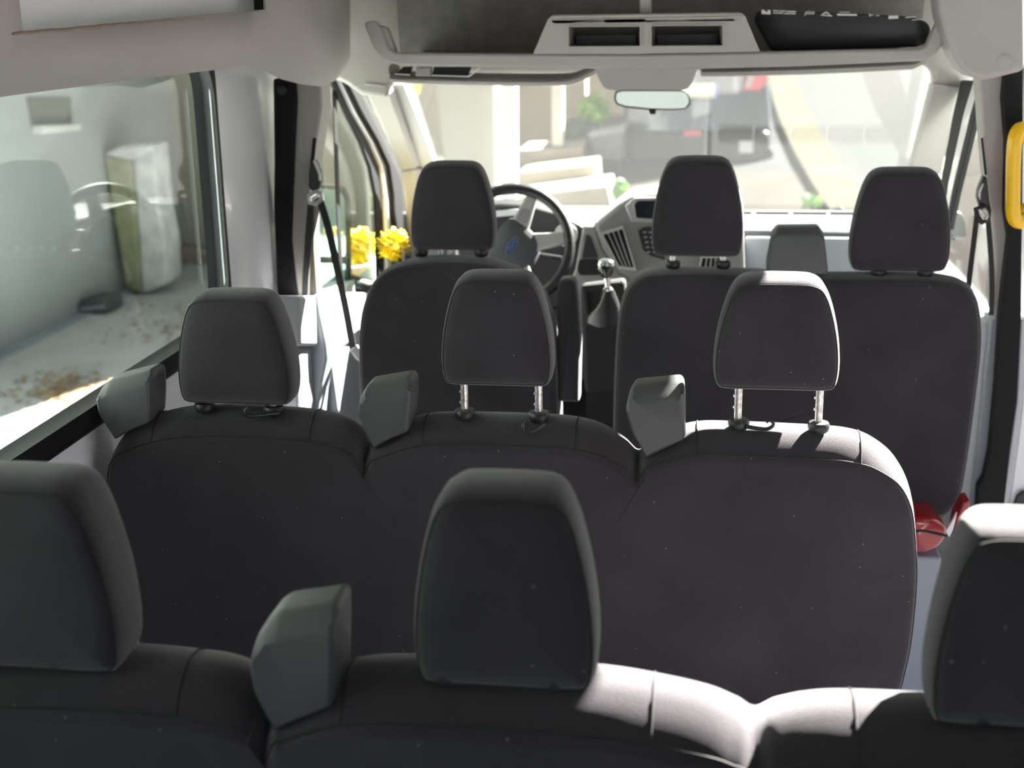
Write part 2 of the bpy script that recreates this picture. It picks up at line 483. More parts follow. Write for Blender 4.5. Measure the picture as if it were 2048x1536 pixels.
for c in [(-60, 1318), (120, 1318), (890, 1350), (1112, 1358), (1960, 1430), (2170, 1438)]: collar(rear, c, HY3 + .018)
retractor(rear, [(545, 1467), (503, 1388), (492, 1325), (499, 1292), (522, 1255), (545, 1240), (655, 1226), (668, 1240), (669, 1300), (666, 1415), (600, 1442)], Y3 + .01, top=.022)
seat_cushions(rear, -1.0, .58, Y3, .52, 3)

# ---- driver seat and front double bench
Y1 = 3.05
BRF = [(0.0, .2), (0.0, .6), (0.0, .97), (0.0, .016, .016, .01), (.002, .013, .013, .005), (.006, .010, .010, .004), (.016, .004, .005, .002), (.032, .001, .002, 0), (.05, 0, 0, 0), (.085, .001, .003, 0), (.110, .005, .012, .003), (.130, .012, .026, .01)]
drv = thing('driver_seat', 'single dark grey driver seat in front of the steering wheel, armrest folded up', 'car seat', (-0.6, Y1 + .3, 0))
px = [(735, 1080), (727, 900), (721, 720), (724, 640), (735, 592), (756, 552), (792, 526), (842, 514), (905, 511), (968, 515), (1020, 528), (1062, 552), (1091, 588), (1108, 640), (1118, 720), (1122, 860), (1114, 1080)]
backrest(drv, px, Y1, BRF, 0.05)
headrest(drv, (817, 987, 326, 502), Y1 + .02)
for c in [(842, 507), (963, 507)]: collar(drv, c, Y1 + .04)
for cxp in (843, 962, 880, 905):
    b = U(cxp, 512, Y=Y1 + .07)
    MB().tube([(b.x, Y1 + .07, b.z - .02), (b.x, Y1 + .07, b.z + .06)], .006 if cxp in (843, 962) else .004, 12).build('post', STL, drv)
mb = MB(); P = rpoly(xz([(1116, 805), (1113, 590), (1116, 566), (1124, 559), (1143, 559), (1152, 566), (1156, 600), (1161, 680), (1158, 806)], Y1 + .02), .008, 3)
loft(mb, P, [(0, .008, .008, .008), (.004, .003, .003, .003), (.012, 0, 0, 0), (.05, 0, 0, 0), (.06, .006, .006, .006)], Y1 + .02)
mb.build('armrest', FAB, drv, angle=60)
seat_cushions(drv, -.82, -.36, Y1, .50, 1)

fb = thing('bench_seat', 'dark grey fabric double front bench on the right, behind the glove box', 'bench seat', (.2, Y1 + .3, 0))
px = [(1233, 1020), (1226, 880), (1230, 720), (1238, 625), (1252, 575), (1275, 548), (1310, 537), (1400, 535), (1500, 538), (1560, 542), (1640, 545), (1700, 545), (1800, 546), (1880, 549), (1925, 560), (1948, 585), (1959, 630), (1960, 700), (1947, 820), (1934, 920), (1922, 985), (1908, 1006), (1894, 1020), (1868, 1028), (1780, 1032), (1640, 1036), (1500, 1038), (1360, 1038), (1270, 1034), (1244, 1026)]
backrest(fb, px, Y1, BRF, 0.04)
headrest(fb, (1303, 1489, 316, 515), Y1 + .02, poles=[(1345, 533), (1446, 533)])
headrest(fb, (1704, 1908, 339, 545), Y1 + .02, poles=[(1757, 547), (1850, 547)])
for c in [(1346, 531), (1446, 531), (1757, 548), (1850, 548)]: collar(fb, c, Y1 + .038)
retractor(fb, [(1535, 548), (1533, 535), (1545, 470), (1556, 458), (1640, 457), (1650, 470), (1658, 540), (1655, 551), (1560, 551)], Y1 + .005, top=.012)
mb = MB(); pxprism(mb, [(1560, 1022), (1905, 1018), (1885, 1040), (1840, 1052), (1600, 1052)], .12, Y=Y1 + .03); mb.build('base_shell', PLB, fb, bevel=.01)
seat_cushions(fb, -.22, .62, Y1, .50, 2)

# ------------------------------------------------------------------ van shell
XL, XR = -1.11, 0.76
YR = -0.7
ZC = 2.32
fl = MB().box(XL - .05, XR, YR, 4.2, -.06, 0).build('floor', BLUF); struct(fl)
ce = MB().box(XL - .08, XR + .06, YR, 3.75, ZC, ZC + .06).build('ceiling', TRIM); struct(ce)

# left wall: lower white panel with pressed ridges, pillar panel, upper panel
SILL = 1.035
w = MB()
w.box(XL - .05, XL, YR, 3.40, 0, SILL)
w.box(XL - .05, XL - .004, 2.936, 3.40, SILL, 1.9); w.box(XL - .0045, XL, 2.903, 3.40, SILL, 1.9)
w.box(XL - .05, XL, YR, .30, SILL, 1.9)
w.box(XL - .05, XL, YR, 3.40, 1.682, ZC)
w.tube([(XL, YR, .955), (XL, 1.9, .955), (XL, 2.02, .952)], .007, 8, flat=(1, .6)); w.tube([(XL, YR, .90), (XL, 1.9, .90), (XL, 2.02, .897)], .006, 8, flat=(1, .6))
struct(w.build('wall_left', WHT, bevel=.004))


def rrect(X, y0, y1, z0, z1, r, n=8):
    return [Vector((X, p[0], p[1])) for p in rpoly([(y0, z0), (y1, z0), (y1, z1), (y0, z1)], r, n)]


win = MB()
inn = rrect(XL, .33, 2.893, SILL + .022, 1.655, .11)
pk = rrect(XL - .030, .31, 2.932, SILL + .010, 1.67, .12)
oo = rrect(XL, .29, 2.908, SILL - .012, 1.70, .10)
i2 = [p + Vector((.012, 0, 0)) for p in inn]; o2 = [p + Vector((.012, 0, 0)) for p in oo]
win.rings([[p - Vector((.024, 0, 0)) for p in pk], pk, i2, o2, oo], cap=False)
wn = win.build('window_1', RUB); struct(wn)
b2 = MB(); b2.tube([(XL + .006, .3, SILL - .018), (XL + .006, 2.75, SILL - .018)], .006, 8); b2.build('window_strip', RUB, wn)
gp = MB().box(XL - .034, XL - .031, .305, 2.9335, SILL, 1.668).build('pane', GLS, wn)

# right wall: rear panel behind the open sliding doorway, header above it
SD0, SD1, SDZ = 1.15, 3.16, 2.17
w = MB()
w.box(XR, XR + .05, YR, SD0, 0, ZC)
w.box(XR, XR + .05, SD0, 3.30, SDZ, ZC)
struct(w.build('wall_right', WHT, bevel=.004))

w = MB()
w.box(XL - .05, XR + .05, YR - .06, YR, 0, .98); w.box(XL - .05, XR + .05, YR - .06, YR, 1.72, ZC)
for a, b in ((XL - .05, XL + .14), (-.32, -.02), (XR - .14, XR + .05)): w.box(a, b, YR - .06, YR, .98, 1.72)
wr = w.build('wall_rear', WHT); struct(wr)
MB().box(XL + .14, -.32, YR - .04, YR - .035, .98, 1.72).build('pane', GLS, wr); MB().box(-.02, XR - .14, YR - .04, YR - .035, .98, 1.72).build('pane', GLS, wr)

# left upper trim with the hand-cut opening
cols = [(-260, 218, -.975), (0, 190, -.975), (30, 186, -.975), (200, 164, -.975), (430, 137, -.972), (484, 128.5, -.968), (520, 136, -.955), (562, 156, -.94), (600, 166, -.925), (640, 171, -.915), (668, 160, -.915), (690, 138, -.92)]
mb = MB(); V = []
for i, (a, b, X) in enumerate(cols):
    lo = U(a, b, X=X)
    t = i / (len(cols) - 1)
    hy = [60 + 0, 65.5, 65, 48, 27, 23, 19, 15, 10, 5, 2, 0][i]
    z1 = U(a, hy, X=X + .02).z
    yy = lo.y
    V.append([Vector((X - .03, yy + .02, lo.z + .012)), lo, Vector((X + .012, yy, lo.z + .03)), Vector((X + .02, yy, z1)), Vector((X + .02, yy, max(z1 + .02, 1.86))), Vector((X + .02, yy, 1.92)), Vector((X + .03, yy, ZC))])
# rounded forward end
lo = V[-1]
V.append([p + Vector((-.02, .03, .03 if k < 3 else 0)) for k, p in enumerate(lo)])
V.append([p + Vector((-.06, .05, .05 if k < 3 else 0)) for k, p in enumerate(lo)])
V.append([p + Vector((-.16, .06, .08 if k < 3 else 0)) for k, p in enumerate(lo)])
n = len(V[0]); fs = []
for i in range(len(V) - 1):
    for k in range(n - 1):
        if 1 <= i <= 5 and k in (3, 4) and i >= 2: continue
        fs.append((i * n + k, i * n + k + 1, (i + 1) * n + k + 1, (i + 1) * n + k))
mb.add([p for c in V for p in c], fs)
tl = mb.build('trim_1', TRIM, angle=70, solid=.006); struct(tl)
# what shows through the cut opening: white body side and a dark gap
A, B = U(20, 60, X=-.99), U(545, 15, X=-.99)
mb = MB().box(-1.02, -1.00, A.y - .1, B.y - .10, 1.70, 1.95); mb.build('inner_panel', WHT, tl)
mb = MB().box(-1.03, -1.01, B.y - .12, B.y + .10, 1.70, 1.97); mb.build('inner_gap', BLK, tl)
cut = U(20, 67, X=-.955), U(545, 24, X=-.955)
rr = random.Random(3)
pts = [cut[0].lerp(cut[1], t / 40) + Vector((0.003, 0, rr.uniform(-.0012, .0012))) for t in range(41)]
mb = MB(); mb.tube(pts, .0022, 5); mb.build('cut_edge', mat('cut_board_edge', (0.26, 0.20, 0.16), 0.95), tl)

# right upper trim
mb = MB()
rt = [(1868, -40), (1876, 30), (1886, 65), (1902, 112), (1918, 138), (1936, 152), (1962, 159), (2000, 151), (2044, 140), (2043, 0), (2043, -300), (1850, -300)]
P = [U(a, b, Y=3.10) for a, b in rt]
mb.prism([p - Vector((0, .03, 0)) for p in P], (0, .12, 0))
tr = mb.build('trim_2', TRIM, angle=60, bevel=.012, seg=3); struct(tr)
c = U(2008, 121, Y=3.07)
MB().lathe([(.0155, 0), (.0155, .0018), (.0145, .0026), (.004, .003)], (c.x, 3.071, c.z), (0, -1, 0), 24).build('screw_cap', TRIM, tr)

# left B-pillar: black seal strip, beige upper trim, blue-grey lower trim
YB = 3.24
mb = MB(); pxprism(mb, [(546, 158), (548, 320), (547, 410), (553, 570), (560, 640), (596, 760), (606, 840), (625, 840), (609, 815), (596, 602), (590, 570), (581, 479), (586, 327), (592, 200), (589, 150)], .10, Y=YB)
bl = mb.build('trim_3', RUB, bevel=.004); struct(bl)
c = U(564, 179, Y=YB); MB().lathe([(.013, 0), (.013, .004), (.010, .006)], (c.x, YB, c.z), (0, -1, 0), 20).build('stud_cap', PLB, bl)
mb = MB(); pxprism(mb, [(587, 120), (592, 205), (586, 327), (581, 479), (595, 600), (610, 603), (613, 480), (617, 400), (627, 323), (644, 214), (641, 150), (640, 120)], .09, Y=YB + .012)
pl = mb.build('trim_4', TRIM, bevel=.006); struct(pl)
mb = MB(); pxprism(mb, [(626, 276), (632, 276), (627, 330), (620, 330)], .004, Y=YB + .009); mb.build('slot', BLK, pl)
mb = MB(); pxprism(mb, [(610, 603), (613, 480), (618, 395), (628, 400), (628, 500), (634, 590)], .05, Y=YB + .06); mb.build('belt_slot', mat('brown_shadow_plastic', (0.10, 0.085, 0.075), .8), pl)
mb = MB(); pxprism(mb, [(595, 600), (610, 603), (634, 588), (640, 630), (653, 690), (655, 720), (640, 790), (634, 850), (625, 1000), (610, 1000), (607, 800), (600, 690)], .09, Y=YB + .014)
gl = mb.build('trim_5', GRP, bevel=.008); struct(gl)

# right B-pillar
mb = MB(); pxprism(mb, [(1958, 152), (1963, 215), (1967, 276), (1974, 354), (1984, 420), (1992, 523), (1984, 600), (1990, 632), (2000, 634), (2005, 588), (2018, 474), (2010, 425), (2013, 282), (2006, 198), (2011, 149), (2012, 120), (1958, 120)], .08, Y=YB)
pr = mb.build('trim_6', TRIM, bevel=.005); struct(pr)
mb = MB(); pxprism(mb, [(1962, 276), (1966, 276), (1974, 350), (1970, 350)], .004, Y=YB - .003); mb.build('slot', BLK, pr)
mb = MB(); pxprism(mb, [(1984, 640), (1996, 634), (1998, 634), (1988, 760), (1978, 860), (1968, 960), (1955, 990), (1948, 1100), (1930, 1300), (1915, 1300), (1938, 1050), (1960, 880), (1975, 720)], .10, Y=YB - .004)
pg = mb.build('trim_7', GRP, bevel=.006); struct(pg)
mb = MB(); pxprism(mb, [(2011, 146), (2006, 198), (2013, 282), (2010, 425), (2018, 474), (2005, 588), (2000, 634), (1992, 760), (1980, 900), (1968, 955), (1956, 975), (1950, 1100), (1925, 1350), (2000, 1350), (2004, 1050), (2020, 900), (2034, 800), (2042, 640), (2046, 300), (2046, 60), (2043, 60), (2043, 140)], .09, Y=YB - .035)
ps = mb.build('trim_8', RUB, bevel=.005); struct(ps)
mb = MB(); pxprism(mb, [(2042, 640), (2034, 800), (2020, 900), (2006, 1000), (1998, 1200), (2012, 1200), (2020, 1000), (2034, 900), (2046, 800), (2054, 640)], .07, Y=YB - .03)
struct(mb.build('trim_9', LGP, bevel=.004))
mb = MB(); pxprism(mb, [(2054, 120), (2054, 640), (2046, 800), (2034, 900), (2020, 1000), (2010, 1300), (2200, 1300), (2200, 120)], .06, Y=YB - .02)
jam = mb.build('trim_10', WHT, bevel=.004); struct(jam)
cp = thing('contact_plate', 'black plate with three brass contacts on the white door jamb', 'contact plate', U(2040, 1060, Y=YB - .035))
mb = MB(); pxprism(mb, [(2028, 1050), (2028, 1012), (2034, 994), (2046, 984), (2070, 984), (2070, 1060), (2028, 1060)], .014, Y=YB - .036, r=.004); mb.build('plate', PLB, cp, bevel=.002)
for k in range(3):
    mb = MB(); y = 1018 + k * 10; pxprism(mb, [(2033, y), (2045, y - 1), (2045, y + 6), (2032, y + 7)], .004, Y=YB - .039); mb.build('contact', GOLD, cp)

# yellow grab handle
HYh = YB - .10
gh = thing('grab_handle', 'bright yellow vertical grab handle beside the open side doorway', 'grab handle', U(2030, 460, Y=YB - .04))
P = spline([U(2066, 262, Y=YB - .03), U(2052, 258, Y=HYh + .01), U(2038, 260, Y=HYh - .004), U(2030, 280, Y=HYh - .01), U(2027, 320, Y=HYh - .01), U(2026, 380, Y=HYh - .01), U(2026, 420, Y=HYh - .01), U(2030, 438, Y=HYh - .004), U(2042, 444, Y=HYh + .01), U(2062, 436, Y=YB - .03)], 6, False)
mb = MB(); mb.tube(P, .0165, 18); mb.build('grip', YEL, gh, angle=70)
for a, b in ((2056, 268), (2058, 425)):
    c = U(a, b, Y=YB - .05)
    MB().lathe([(.026, 0), (.026, .008), (.020, .016)], (c.x, YB - .046, c.z), (0, -1, 0), 22).build('mount', YEL, gh)
    MB().lathe([(.009, 0), (.009, .003), (.006, .004)], (c.x - .02, YB - .052, c.z - .018), (0, -1, 0), 14).build('screw', STL, gh)


# ------------------------------------------------------------------ seat belts
def ribbon(mb, pts, w, th=.0015, face=(0, 1, 0), mi=0):
    pts = [Vector(p) for p in pts]; f = Vector(face)
    rs = []
    for i, p in enumerate(pts):
        t = (pts[min(i + 1, len(pts) - 1)] - pts[max(i - 1, 0)]).normalized(); s = t.cross(f).normalized(); q = s.cross(t).normalized()
        rs.append([p - s * w / 2 - q * th, p + s * w / 2 - q * th, p + s * w / 2 + q * th, p - s * w / 2 + q * th])
    mb.rings(rs, mi=mi)


YS = YB - .03
sb = thing('seat_belt', 'black driver seat belt hanging from the left pillar beside the door window', 'seat belt', U(628, 400, Y=YS))
mb = MB(); pxprism(mb, [(617, 345), (620, 325), (629, 319), (640, 345), (641, 364), (636, 380), (624, 384), (616, 375)], .03, Y=YS); mb.build('anchor', PLB, sb, bevel=.006)
mb = MB(); pxprism(mb, [(625, 322), (629, 320), (641, 350), (641, 362), (637, 362), (636, 348)], .006, Y=YS - .005); mb.build('anchor_edge', SIL, sb, bevel=.002)
mb = MB(); mb.tube([U(a, b, Y=YS - .006) for a, b in ((618, 392), (632, 384), (643, 387), (644, 398), (632, 408), (620, 406))], .0065, 8, True); mb.build('guide_loop', SIL, sb)
mb = MB(); ribbon(mb, [U(622, 404, Y=YS), U(617, 470, Y=YS + .01), U(611, 560, Y=YS + .03), U(608, 640, Y=YS + .03)], .017); mb.build('retracting_webbing', WEB, sb)
mb = MB(); ribbon(mb, spline([U(638, 396, Y=YS - .004), U(655, 450, Y=YS - .006), U(675, 540, Y=YS - .008), U(692, 620, Y=YS - .01), U(706, 698, Y=YS - .01)], 4, False), .019); mb.build('hanging_webbing', WEB, sb)
mb = MB(); pxprism(mb, [(699, 700), (714, 690), (722, 705), (722, 725), (712, 718)], .008, Y=YS - .012); mb.build('tongue', SIL, sb, bevel=.002)

sb = thing('seat_belt', 'black passenger seat belt hanging from the right pillar near the yellow handle', 'seat belt', U(1970, 440, Y=YS))
mb = MB(); pxprism(mb, [(1955, 395), (1957, 380), (1968, 352), (1974, 354), (1979, 400), (1984, 425), (1978, 432), (1962, 420)], .03, Y=YS); mb.build('anchor', PLB, sb, bevel=.006)
mb = MB(); pxprism(mb, [(1957, 392), (1959, 380), (1966, 366), (1968, 368), (1962, 385), (1961, 402)], .006, Y=YS - .005); mb.build('anchor_edge', SIL, sb, bevel=.002)
mb = MB(); mb.tube([U(a, b, Y=YS - .006) for a, b in ((1952, 418), (1966, 412), (1977, 424), (1976, 440), (1964, 445), (1955, 434))], .0065, 8, True); mb.build('guide_loop', PLB, sb)
mb = MB(); mb.tube([U(a, b, Y=YS - .014) for a, b in ((1967, 417), (1973, 424), (1974, 432), (1970, 438))], .005, 8); mb.build('guide_roller', SIL, sb)
mb = MB(); ribbon(mb, spline([U(1954, 428, Y=YS - .004), U(1948, 480, Y=YS - .01), U(1940, 545, Y=YS - .02), U(1934, 600, Y=YS - .02)], 4, False), .012); mb.build('hanging_webbing', WEB, sb)
mb = MB(); ribbon(mb, spline([U(1976, 440, Y=YS - .004), U(1981, 500, Y=YS - .006), U(1984, 560, Y=YS - .006), U(1983, 630, Y=YS - .006)], 4, False), .012); mb.build('retracting_webbing', WEB, sb)

# ------------------------------------------------------------------ cab front: header, pillars, windscreen, doors
YH = 3.60
mb = MB()
pxprism(mb, [(650, -700), (650, 150), (690, 168), (722, 190), (775, 196), (779, 172), (800, 150), (1200, 146), (1600, 138), (1852, 130), (1866, 146), (1866, 175), (1922, 176), (1950, 160), (1960, -700)], .05, Y=YH)
hd = mb.build('wall_front', TRIM, bevel=.012); struct(hd)
# pillars beside the windscreen
def bar(pxa, Ya, pxb, Yb, depth=.05):
    """tapered bar: two quads of photo pixels at two depths"""
    A = [U(a, b, Y=Ya) for a, b in pxa]; B = [U(a, b, Y=Yb) for a, b in pxb]
    m = MB(); d = Vector((0, depth, 0))
    m.rings([A + [p + d for p in reversed(A)], B + [p + d for p in reversed(B)]])
    return m
m = bar([(720, 165), (778, 170)], YH - .01, [(800, 340), (838, 335)], 4.10); 
B2 = bar([(800, 340), (838, 335)], 4.10, [(822, 520), (850, 520)], 4.25); m.add(B2.v, B2.f)
struct(m.build('trim_11', TRIM, bevel=.012))
m = bar([(776, 168), (806, 168)], YH + .06, [(836, 335), (872, 335)], 4.14, .03)
B2 = bar([(836, 335), (872, 335)], 4.14, [(850, 440), (880, 440)], 4.25, .03); m.add(B2.v, B2.f)
struct(m.build('trim_12', WPT, bevel=.004))
m = bar([(1862, 165), (1924, 172)], YH - .01, [(1815, 345), (1884, 350)], 4.10)
B2 = bar([(1815, 345), (1884, 350)], 4.10, [(1790, 520), (1860, 520)], 4.25); m.add(B2.v, B2.f)
struct(m.build('trim_13', TRIM, bevel=.012))

# windscreen
T0, T1 = U(700, 140, Y=YH + .07), U(1945, 130, Y=YH + .07)
B0, B1 = Vector((-1.02, 4.45, 1.08)), Vector((.68, 4.45, 1.08))
mb = MB(); mb.prism([T0, T1, B1, B0], (0, .004, .004))
ws = mb.build('window_2', GLW); struct(ws)

# left cab door: frame strips in the side plane, glass, card
XD = -1.02
dl = MB()
def strip(mb, a, b, X, th, mi=0): mb.prism([U(p, q, X=X) for p, q in a] + [U(p, q, X=X) for p, q in reversed(b)], (th, 0, 0), mi)
strip(dl, [(664, 160), (691, 223), (722, 285), (741, 334), (752, 390), (756, 464), (758, 560)], [(680, 160), (708, 223), (744, 285), (765, 334), (771, 390), (773, 464), (776, 560)], XD, -.012)
d1 = dl.build('door_1', RUB, bevel=.003); struct(d1)
m = MB(); strip(m, [(680, 160), (708, 223), (744, 285), (765, 334), (771, 390), (775, 464), (776, 560)], [(690, 156), (723, 223), (758, 285), (780, 334), (788, 390), (791, 464), (793, 560)], XD + .012, -.014); m.build('door_jamb', WHT, d1, bevel=.003)
m = MB(); strip(m, [(688, 150), (723, 223), (758, 285), (780, 334), (788, 390), (791, 464), (793, 560)], [(706, 150), (747, 223), (782, 285), (799, 334), (806, 390), (808, 464), (810, 560)], XD + .03, -.014); m.build('door_seal', RUB, d1, bevel=.005)
m = MB(); strip(m, [(666, 165), (670, 300), (674, 420), (682, 600)], [(673, 165), (677, 300), (681, 420), (689, 600)], XD - .01, -.004); m.build('window_channel', RUB, d1, bevel=.002)
m = MB(); strip(m, [(600, 120), (600, 620)], [(790, 120), (800, 620)], XD - .035, -.004); m.build('pane', GLD, d1)
m = MB(); strip(m, [(600, 592), (640, 592), (735, 586), (800, 586)], [(600, 692), (655, 692), (735, 690), (800, 690)], XD + .02, -.10); m.build('upper_card', LGP, d1, bevel=.01)
m = MB(); strip(m, [(600, 692), (655, 690), (735, 690), (800, 690)], [(600, 1100), (640, 1100), (735, 1000), (800, 1000)], XD + .0, -.08); m.build('lower_card', GRP, d1, bevel=.01)  # darker plastic than the upper card, putting its shade into the colour
P = [U(a, b, X=XD + .03) for a, b in ((660, 702), (672, 694), (712, 694), (726, 705), (728, 850), (690, 860), (676, 820), (668, 760))]
m = MB(); m.prism(rpoly(P, .01), (-.05, 0, 0)); m.build('door_pocket', GRP, d1, bevel=.008)

# right cab door
XE = .66
dr = MB()
strip(dr, [(1921, 160), (1905, 230), (1884, 345), (1872, 420)], [(1946, 162), (1925, 230), (1896, 362), (1884, 440)], XE, .014)
d2 = dr.build('door_2', RUB, bevel=.005); struct(d2)
m = MB(); strip(m, [(1946, 160), (1926, 230), (1897, 362), (1885, 440)], [(1958, 158), (1939, 230), (1905, 372), (1890, 450)], XE + .002, .014); m.build('door_jamb', WHT, d2, bevel=.003)
m = MB(); strip(m, [(1958, 165), (1940, 230), (1905, 372), (1890, 450)], [(1960, 190), (1950, 230), (1911, 390), (1897, 460)], XE + .004, .014); m.build('window_channel', RUB, d2, bevel=.002)
m = MB(); m.box(XE + .07, XE + .074, 3.28, 4.5, .98, 1.75); m.build('pane', GLD, d2)
m = MB(); m.box(XE + .03, XE + .10, 3.27, 4.4, .1, .985); m.build('card', LGP, d2, bevel=.02)
# cab shell outside the pillars keeps stray sun out
w = MB(); w.box(XL - .05, XD - .06, 3.40, 4.5, 0, .93); w.box(XE + .10, XE + .14, 3.24, 4.5, 0, .93)
struct(w.build('wall_cab', WHT))
struct(MB().box(XL, XE + .1, 4.46, 4.52, .0, 1.06).build('wall_bulkhead', BLK))
roofc = MB(); P = [(3.66, 1.60), (3.66, ZC + .06), (3.75, ZC + .06), (3.72, 1.66)]
roofc.prism([(XL - .05, a, b) for a, b in P], (XE + .14 - XL + .05, 0, 0)); struct(roofc.build('trim_14', WHT))
# side shell above the cab doors
struct(MB().box(XL - .06, XL - .02, 3.40, 3.70, 1.66, ZC).box(XE + .10, XE + .14, 3.30, 3.70, 1.66, ZC).build('trim_15', WHT))

# ------------------------------------------------------------------ overhead shelf
YO = 3.16
os_ = thing('overhead_shelf', 'beige overhead storage shelf above the windscreen with two cubbies', 'shelf', U(1310, 130, Y=YO))
mb = MB()
pxprism(mb, [(727, 46), (748, 40), (762, 60), (776, 96), (792, 106), (1070, 108), (1300, 108), (1520, 104), (1840, 97), (1852, 92), (1866, 60), (1885, 30), (1893, 50), (1884, 92), (1872, 108), (1846, 122), (1600, 133), (1395, 138), (1200, 138), (800, 131), (768, 122), (746, 96)], .03, Y=YO)
mb.build('lip', TRIM, os_, bevel=.006)
z0 = U(1300, 112, Y=YO).z
mb = MB(); a, b = U(775, 110, Y=YO), U(1850, 100, Y=YO)
mb.prism([(a.x, YO + .02, a.z - .019), (b.x, YO + .02, b.z - .019), (b.x, YO + .40, b.z - .016), (a.x, YO + .40, a.z - .016)], (0, 0, .008)); mb.build('tray', FELT, os_)
mb = MB(); mb.prism([(a.x - .06, YO + .40, a.z - .02), (b.x + .05, YO + .40, b.z - .02), (b.x + .05, YO + .30, 2.30), (a.x - .06, YO + .30, 2.30)], (0, .01, 0)); mb.build('back_liner', FELT, os_)
for s, pp in (('end_bracket', [(748, 50), (772, 55), (790, 104), (778, 104), (768, 96)]), ('end_bracket', [(1866, 62), (1876, 40), (1886, 40), (1862, 96), (1850, 97)])):
    mb = MB(); pxprism(mb, pp, .035, Y=YO + .012); mb.build(s, TRIM, os_, bevel=.003)
# console face with two openings
def pq(*p): return [U(a, b, Y=YO - .02) for a, b in p]
mb = MB(); dv = (0, .02, 0)
for q in ([(1066, 108), (1096, 38), (1138, 38), (1138, 108)], [(1138, 38), (1280, 37), (1280, 53), (1138, 54)], [(1138, 94), (1280, 92), (1280, 108), (1138, 108)], [(1280, 37), (1303, 36), (1303, 107), (1280, 108)],
          [(1303, 36), (1445, 33), (1445, 51), (1303, 52)], [(1303, 92), (1445, 91), (1445, 105), (1303, 107)], [(1445, 33), (1490, 31), (1520, 103), (1445, 105)]):
    mb.prism(pq(*q), dv)
mb.build('console_face', TRIM, os_)
mb = MB(); mb.prism(pq((1096, 38), (1104, 30), (1482, 25), (1490, 31)), (0, .16, 0)); mb.prism(pq((1096, 38), (1490, 31), (1478, 45), (1106, 50)), (0, .012, 0)); mb.build('console_top', TRIM, os_, bevel=.004)
for (l, t, r, b) in ((1138, 54, 1280, 93), (1303, 52, 1445, 92)):
    mb = MB(); F = pq((l, t), (r, t - 1), (r, b - 1), (l, b)); c = sum(F, Vector()) / 4
    I = [c + (p - c) * .9 + Vector((0, .10, 0)) for p in F]
    mb.rings([[p + Vector((0, .0, 0)) for p in F], I], cap=False); mb.add(I, [(0, 1, 2, 3)])
    cb = mb.build('cubby', FELT, os_)
    mb = MB(); O = [c + Vector(((p.x - c.x) * 1.04, -.004, (p.z - c.z) * 1.12)) for p in F]
    mb.rings([[p + Vector((0, .006, 0)) for p in O], O, [p + Vector((0, -.004, 0)) for p in F], [p + Vector((0, .008, 0)) for p in F]], cap=False)
    mb.build('cubby_frame', TRIM, cb)
    L0, L1 = c + (F[0] - c) * .8, c + (F[1] - c) * .8
    mb = MB(); mb.box(min(F[0].x, F[3].x) + .012, max(F[1].x, F[2].x) - .012, c.y + .05, c.y + .056, F[2].z, c.z + .002); mb.build('cubby_ledge', PLB, cb)
mb = MB(); pxprism(mb, [(1279, -200), (1302, -200), (1302, 28), (1279, 29)], .06, Y=YO + .02); mb.build('hanger', TRIM, os_, bevel=.003)
mb = MB(); pxprism(mb, [(1188, 136), (1396, 134), (1384, 166), (1376, 177), (1366, 180), (1218, 180), (1208, 176), (1202, 168)], .05, Y=YO + .01, r=.006); mb.build('lamp_pod', TRIM, os_, bevel=.005)

# warning kit bag lying on the shelf
bag = thing('kit_bag', 'black nylon kit bag with white print lying on the overhead shelf', 'bag', U(1690, 98, Y=YO + .05))
out = rpoly(xz([(1543, 103), (1520, 60), (1509, 40), (1516, 22), (1530, 19), (1700, 27), (1822, 33), (1856, 44), (1864, 58), (1858, 80), (1848, 94), (1700, 99)], YO + .05), .008, 3)
mb = MB(); loft(mb, out, [(0, .006, .003, .006), (.004, .002, .001, .002), (.02, 0, 0, 0), (.05, 0, 0, 0), (.13, .002, .002, 0), (.16, .012, .012, .01)], YO + .05)
mb.build('pouch', BAGM, bag, angle=60)
YP = YO + .0495
def dpoly(parent, name, pxs, m=PRT, Y=YP, th=.0012):
    mb = MB(); pxprism(mb, pxs, th, Y=Y); return mb.build(name, m, parent, smooth=False)
def text(parent, s, pxy, Y, size, m, shear=0, rot=None, name='lettering', ext=.0004, tilt=0):
    cu = bpy.data.curves.new(name, 'FONT'); cu.body = s; cu.size = size; cu.extrude = ext; cu.shear = shear; cu.align_x = 'CENTER'; cu.align_y = 'CENTER'
    cu.materials.append(m)
    tmp = bpy.data.objects.new(name, cu); COL.objects.link(tmp)
    bpy.context.view_layer.update()
    me = bpy.data.meshes.new_from_object(tmp.evaluated_get(bpy.context.evaluated_depsgraph_get()))
    bpy.data.objects.remove(tmp)
    if not me.materials: me.materials.append(m)
    o = bpy.data.objects.new(name, me); COL.objects.link(o); o.parent = parent
    p = pxy if isinstance(pxy, Vector) else U(*pxy, Y=Y)
    o.location = p - ROOT[parent.name]
    o.rotation_euler = rot or (R(90), tilt, 0)
    ROOT[o.name] = ROOT[parent.name]
    return o
mb = MB()
YQ = YO + .0535
def mark(q, name='print_mark'):
    mb = MB(); pxprism(mb, q, .001, Y=YQ - .004); return mb.build(name, PRT, bag, smooth=False)
for q in ([(1523, 23), (1541, 24), (1541, 29), (1523, 28)], [(1523, 19.5), (1529, 19.7), (1529, 23.4), (1523, 23)], [(1535, 20), (1541, 20.2), (1541, 24), (1535, 23.6)], [(1529, 21), (1531, 21.2), (1531, 23.6), (1529, 23.4)]): mark(q)
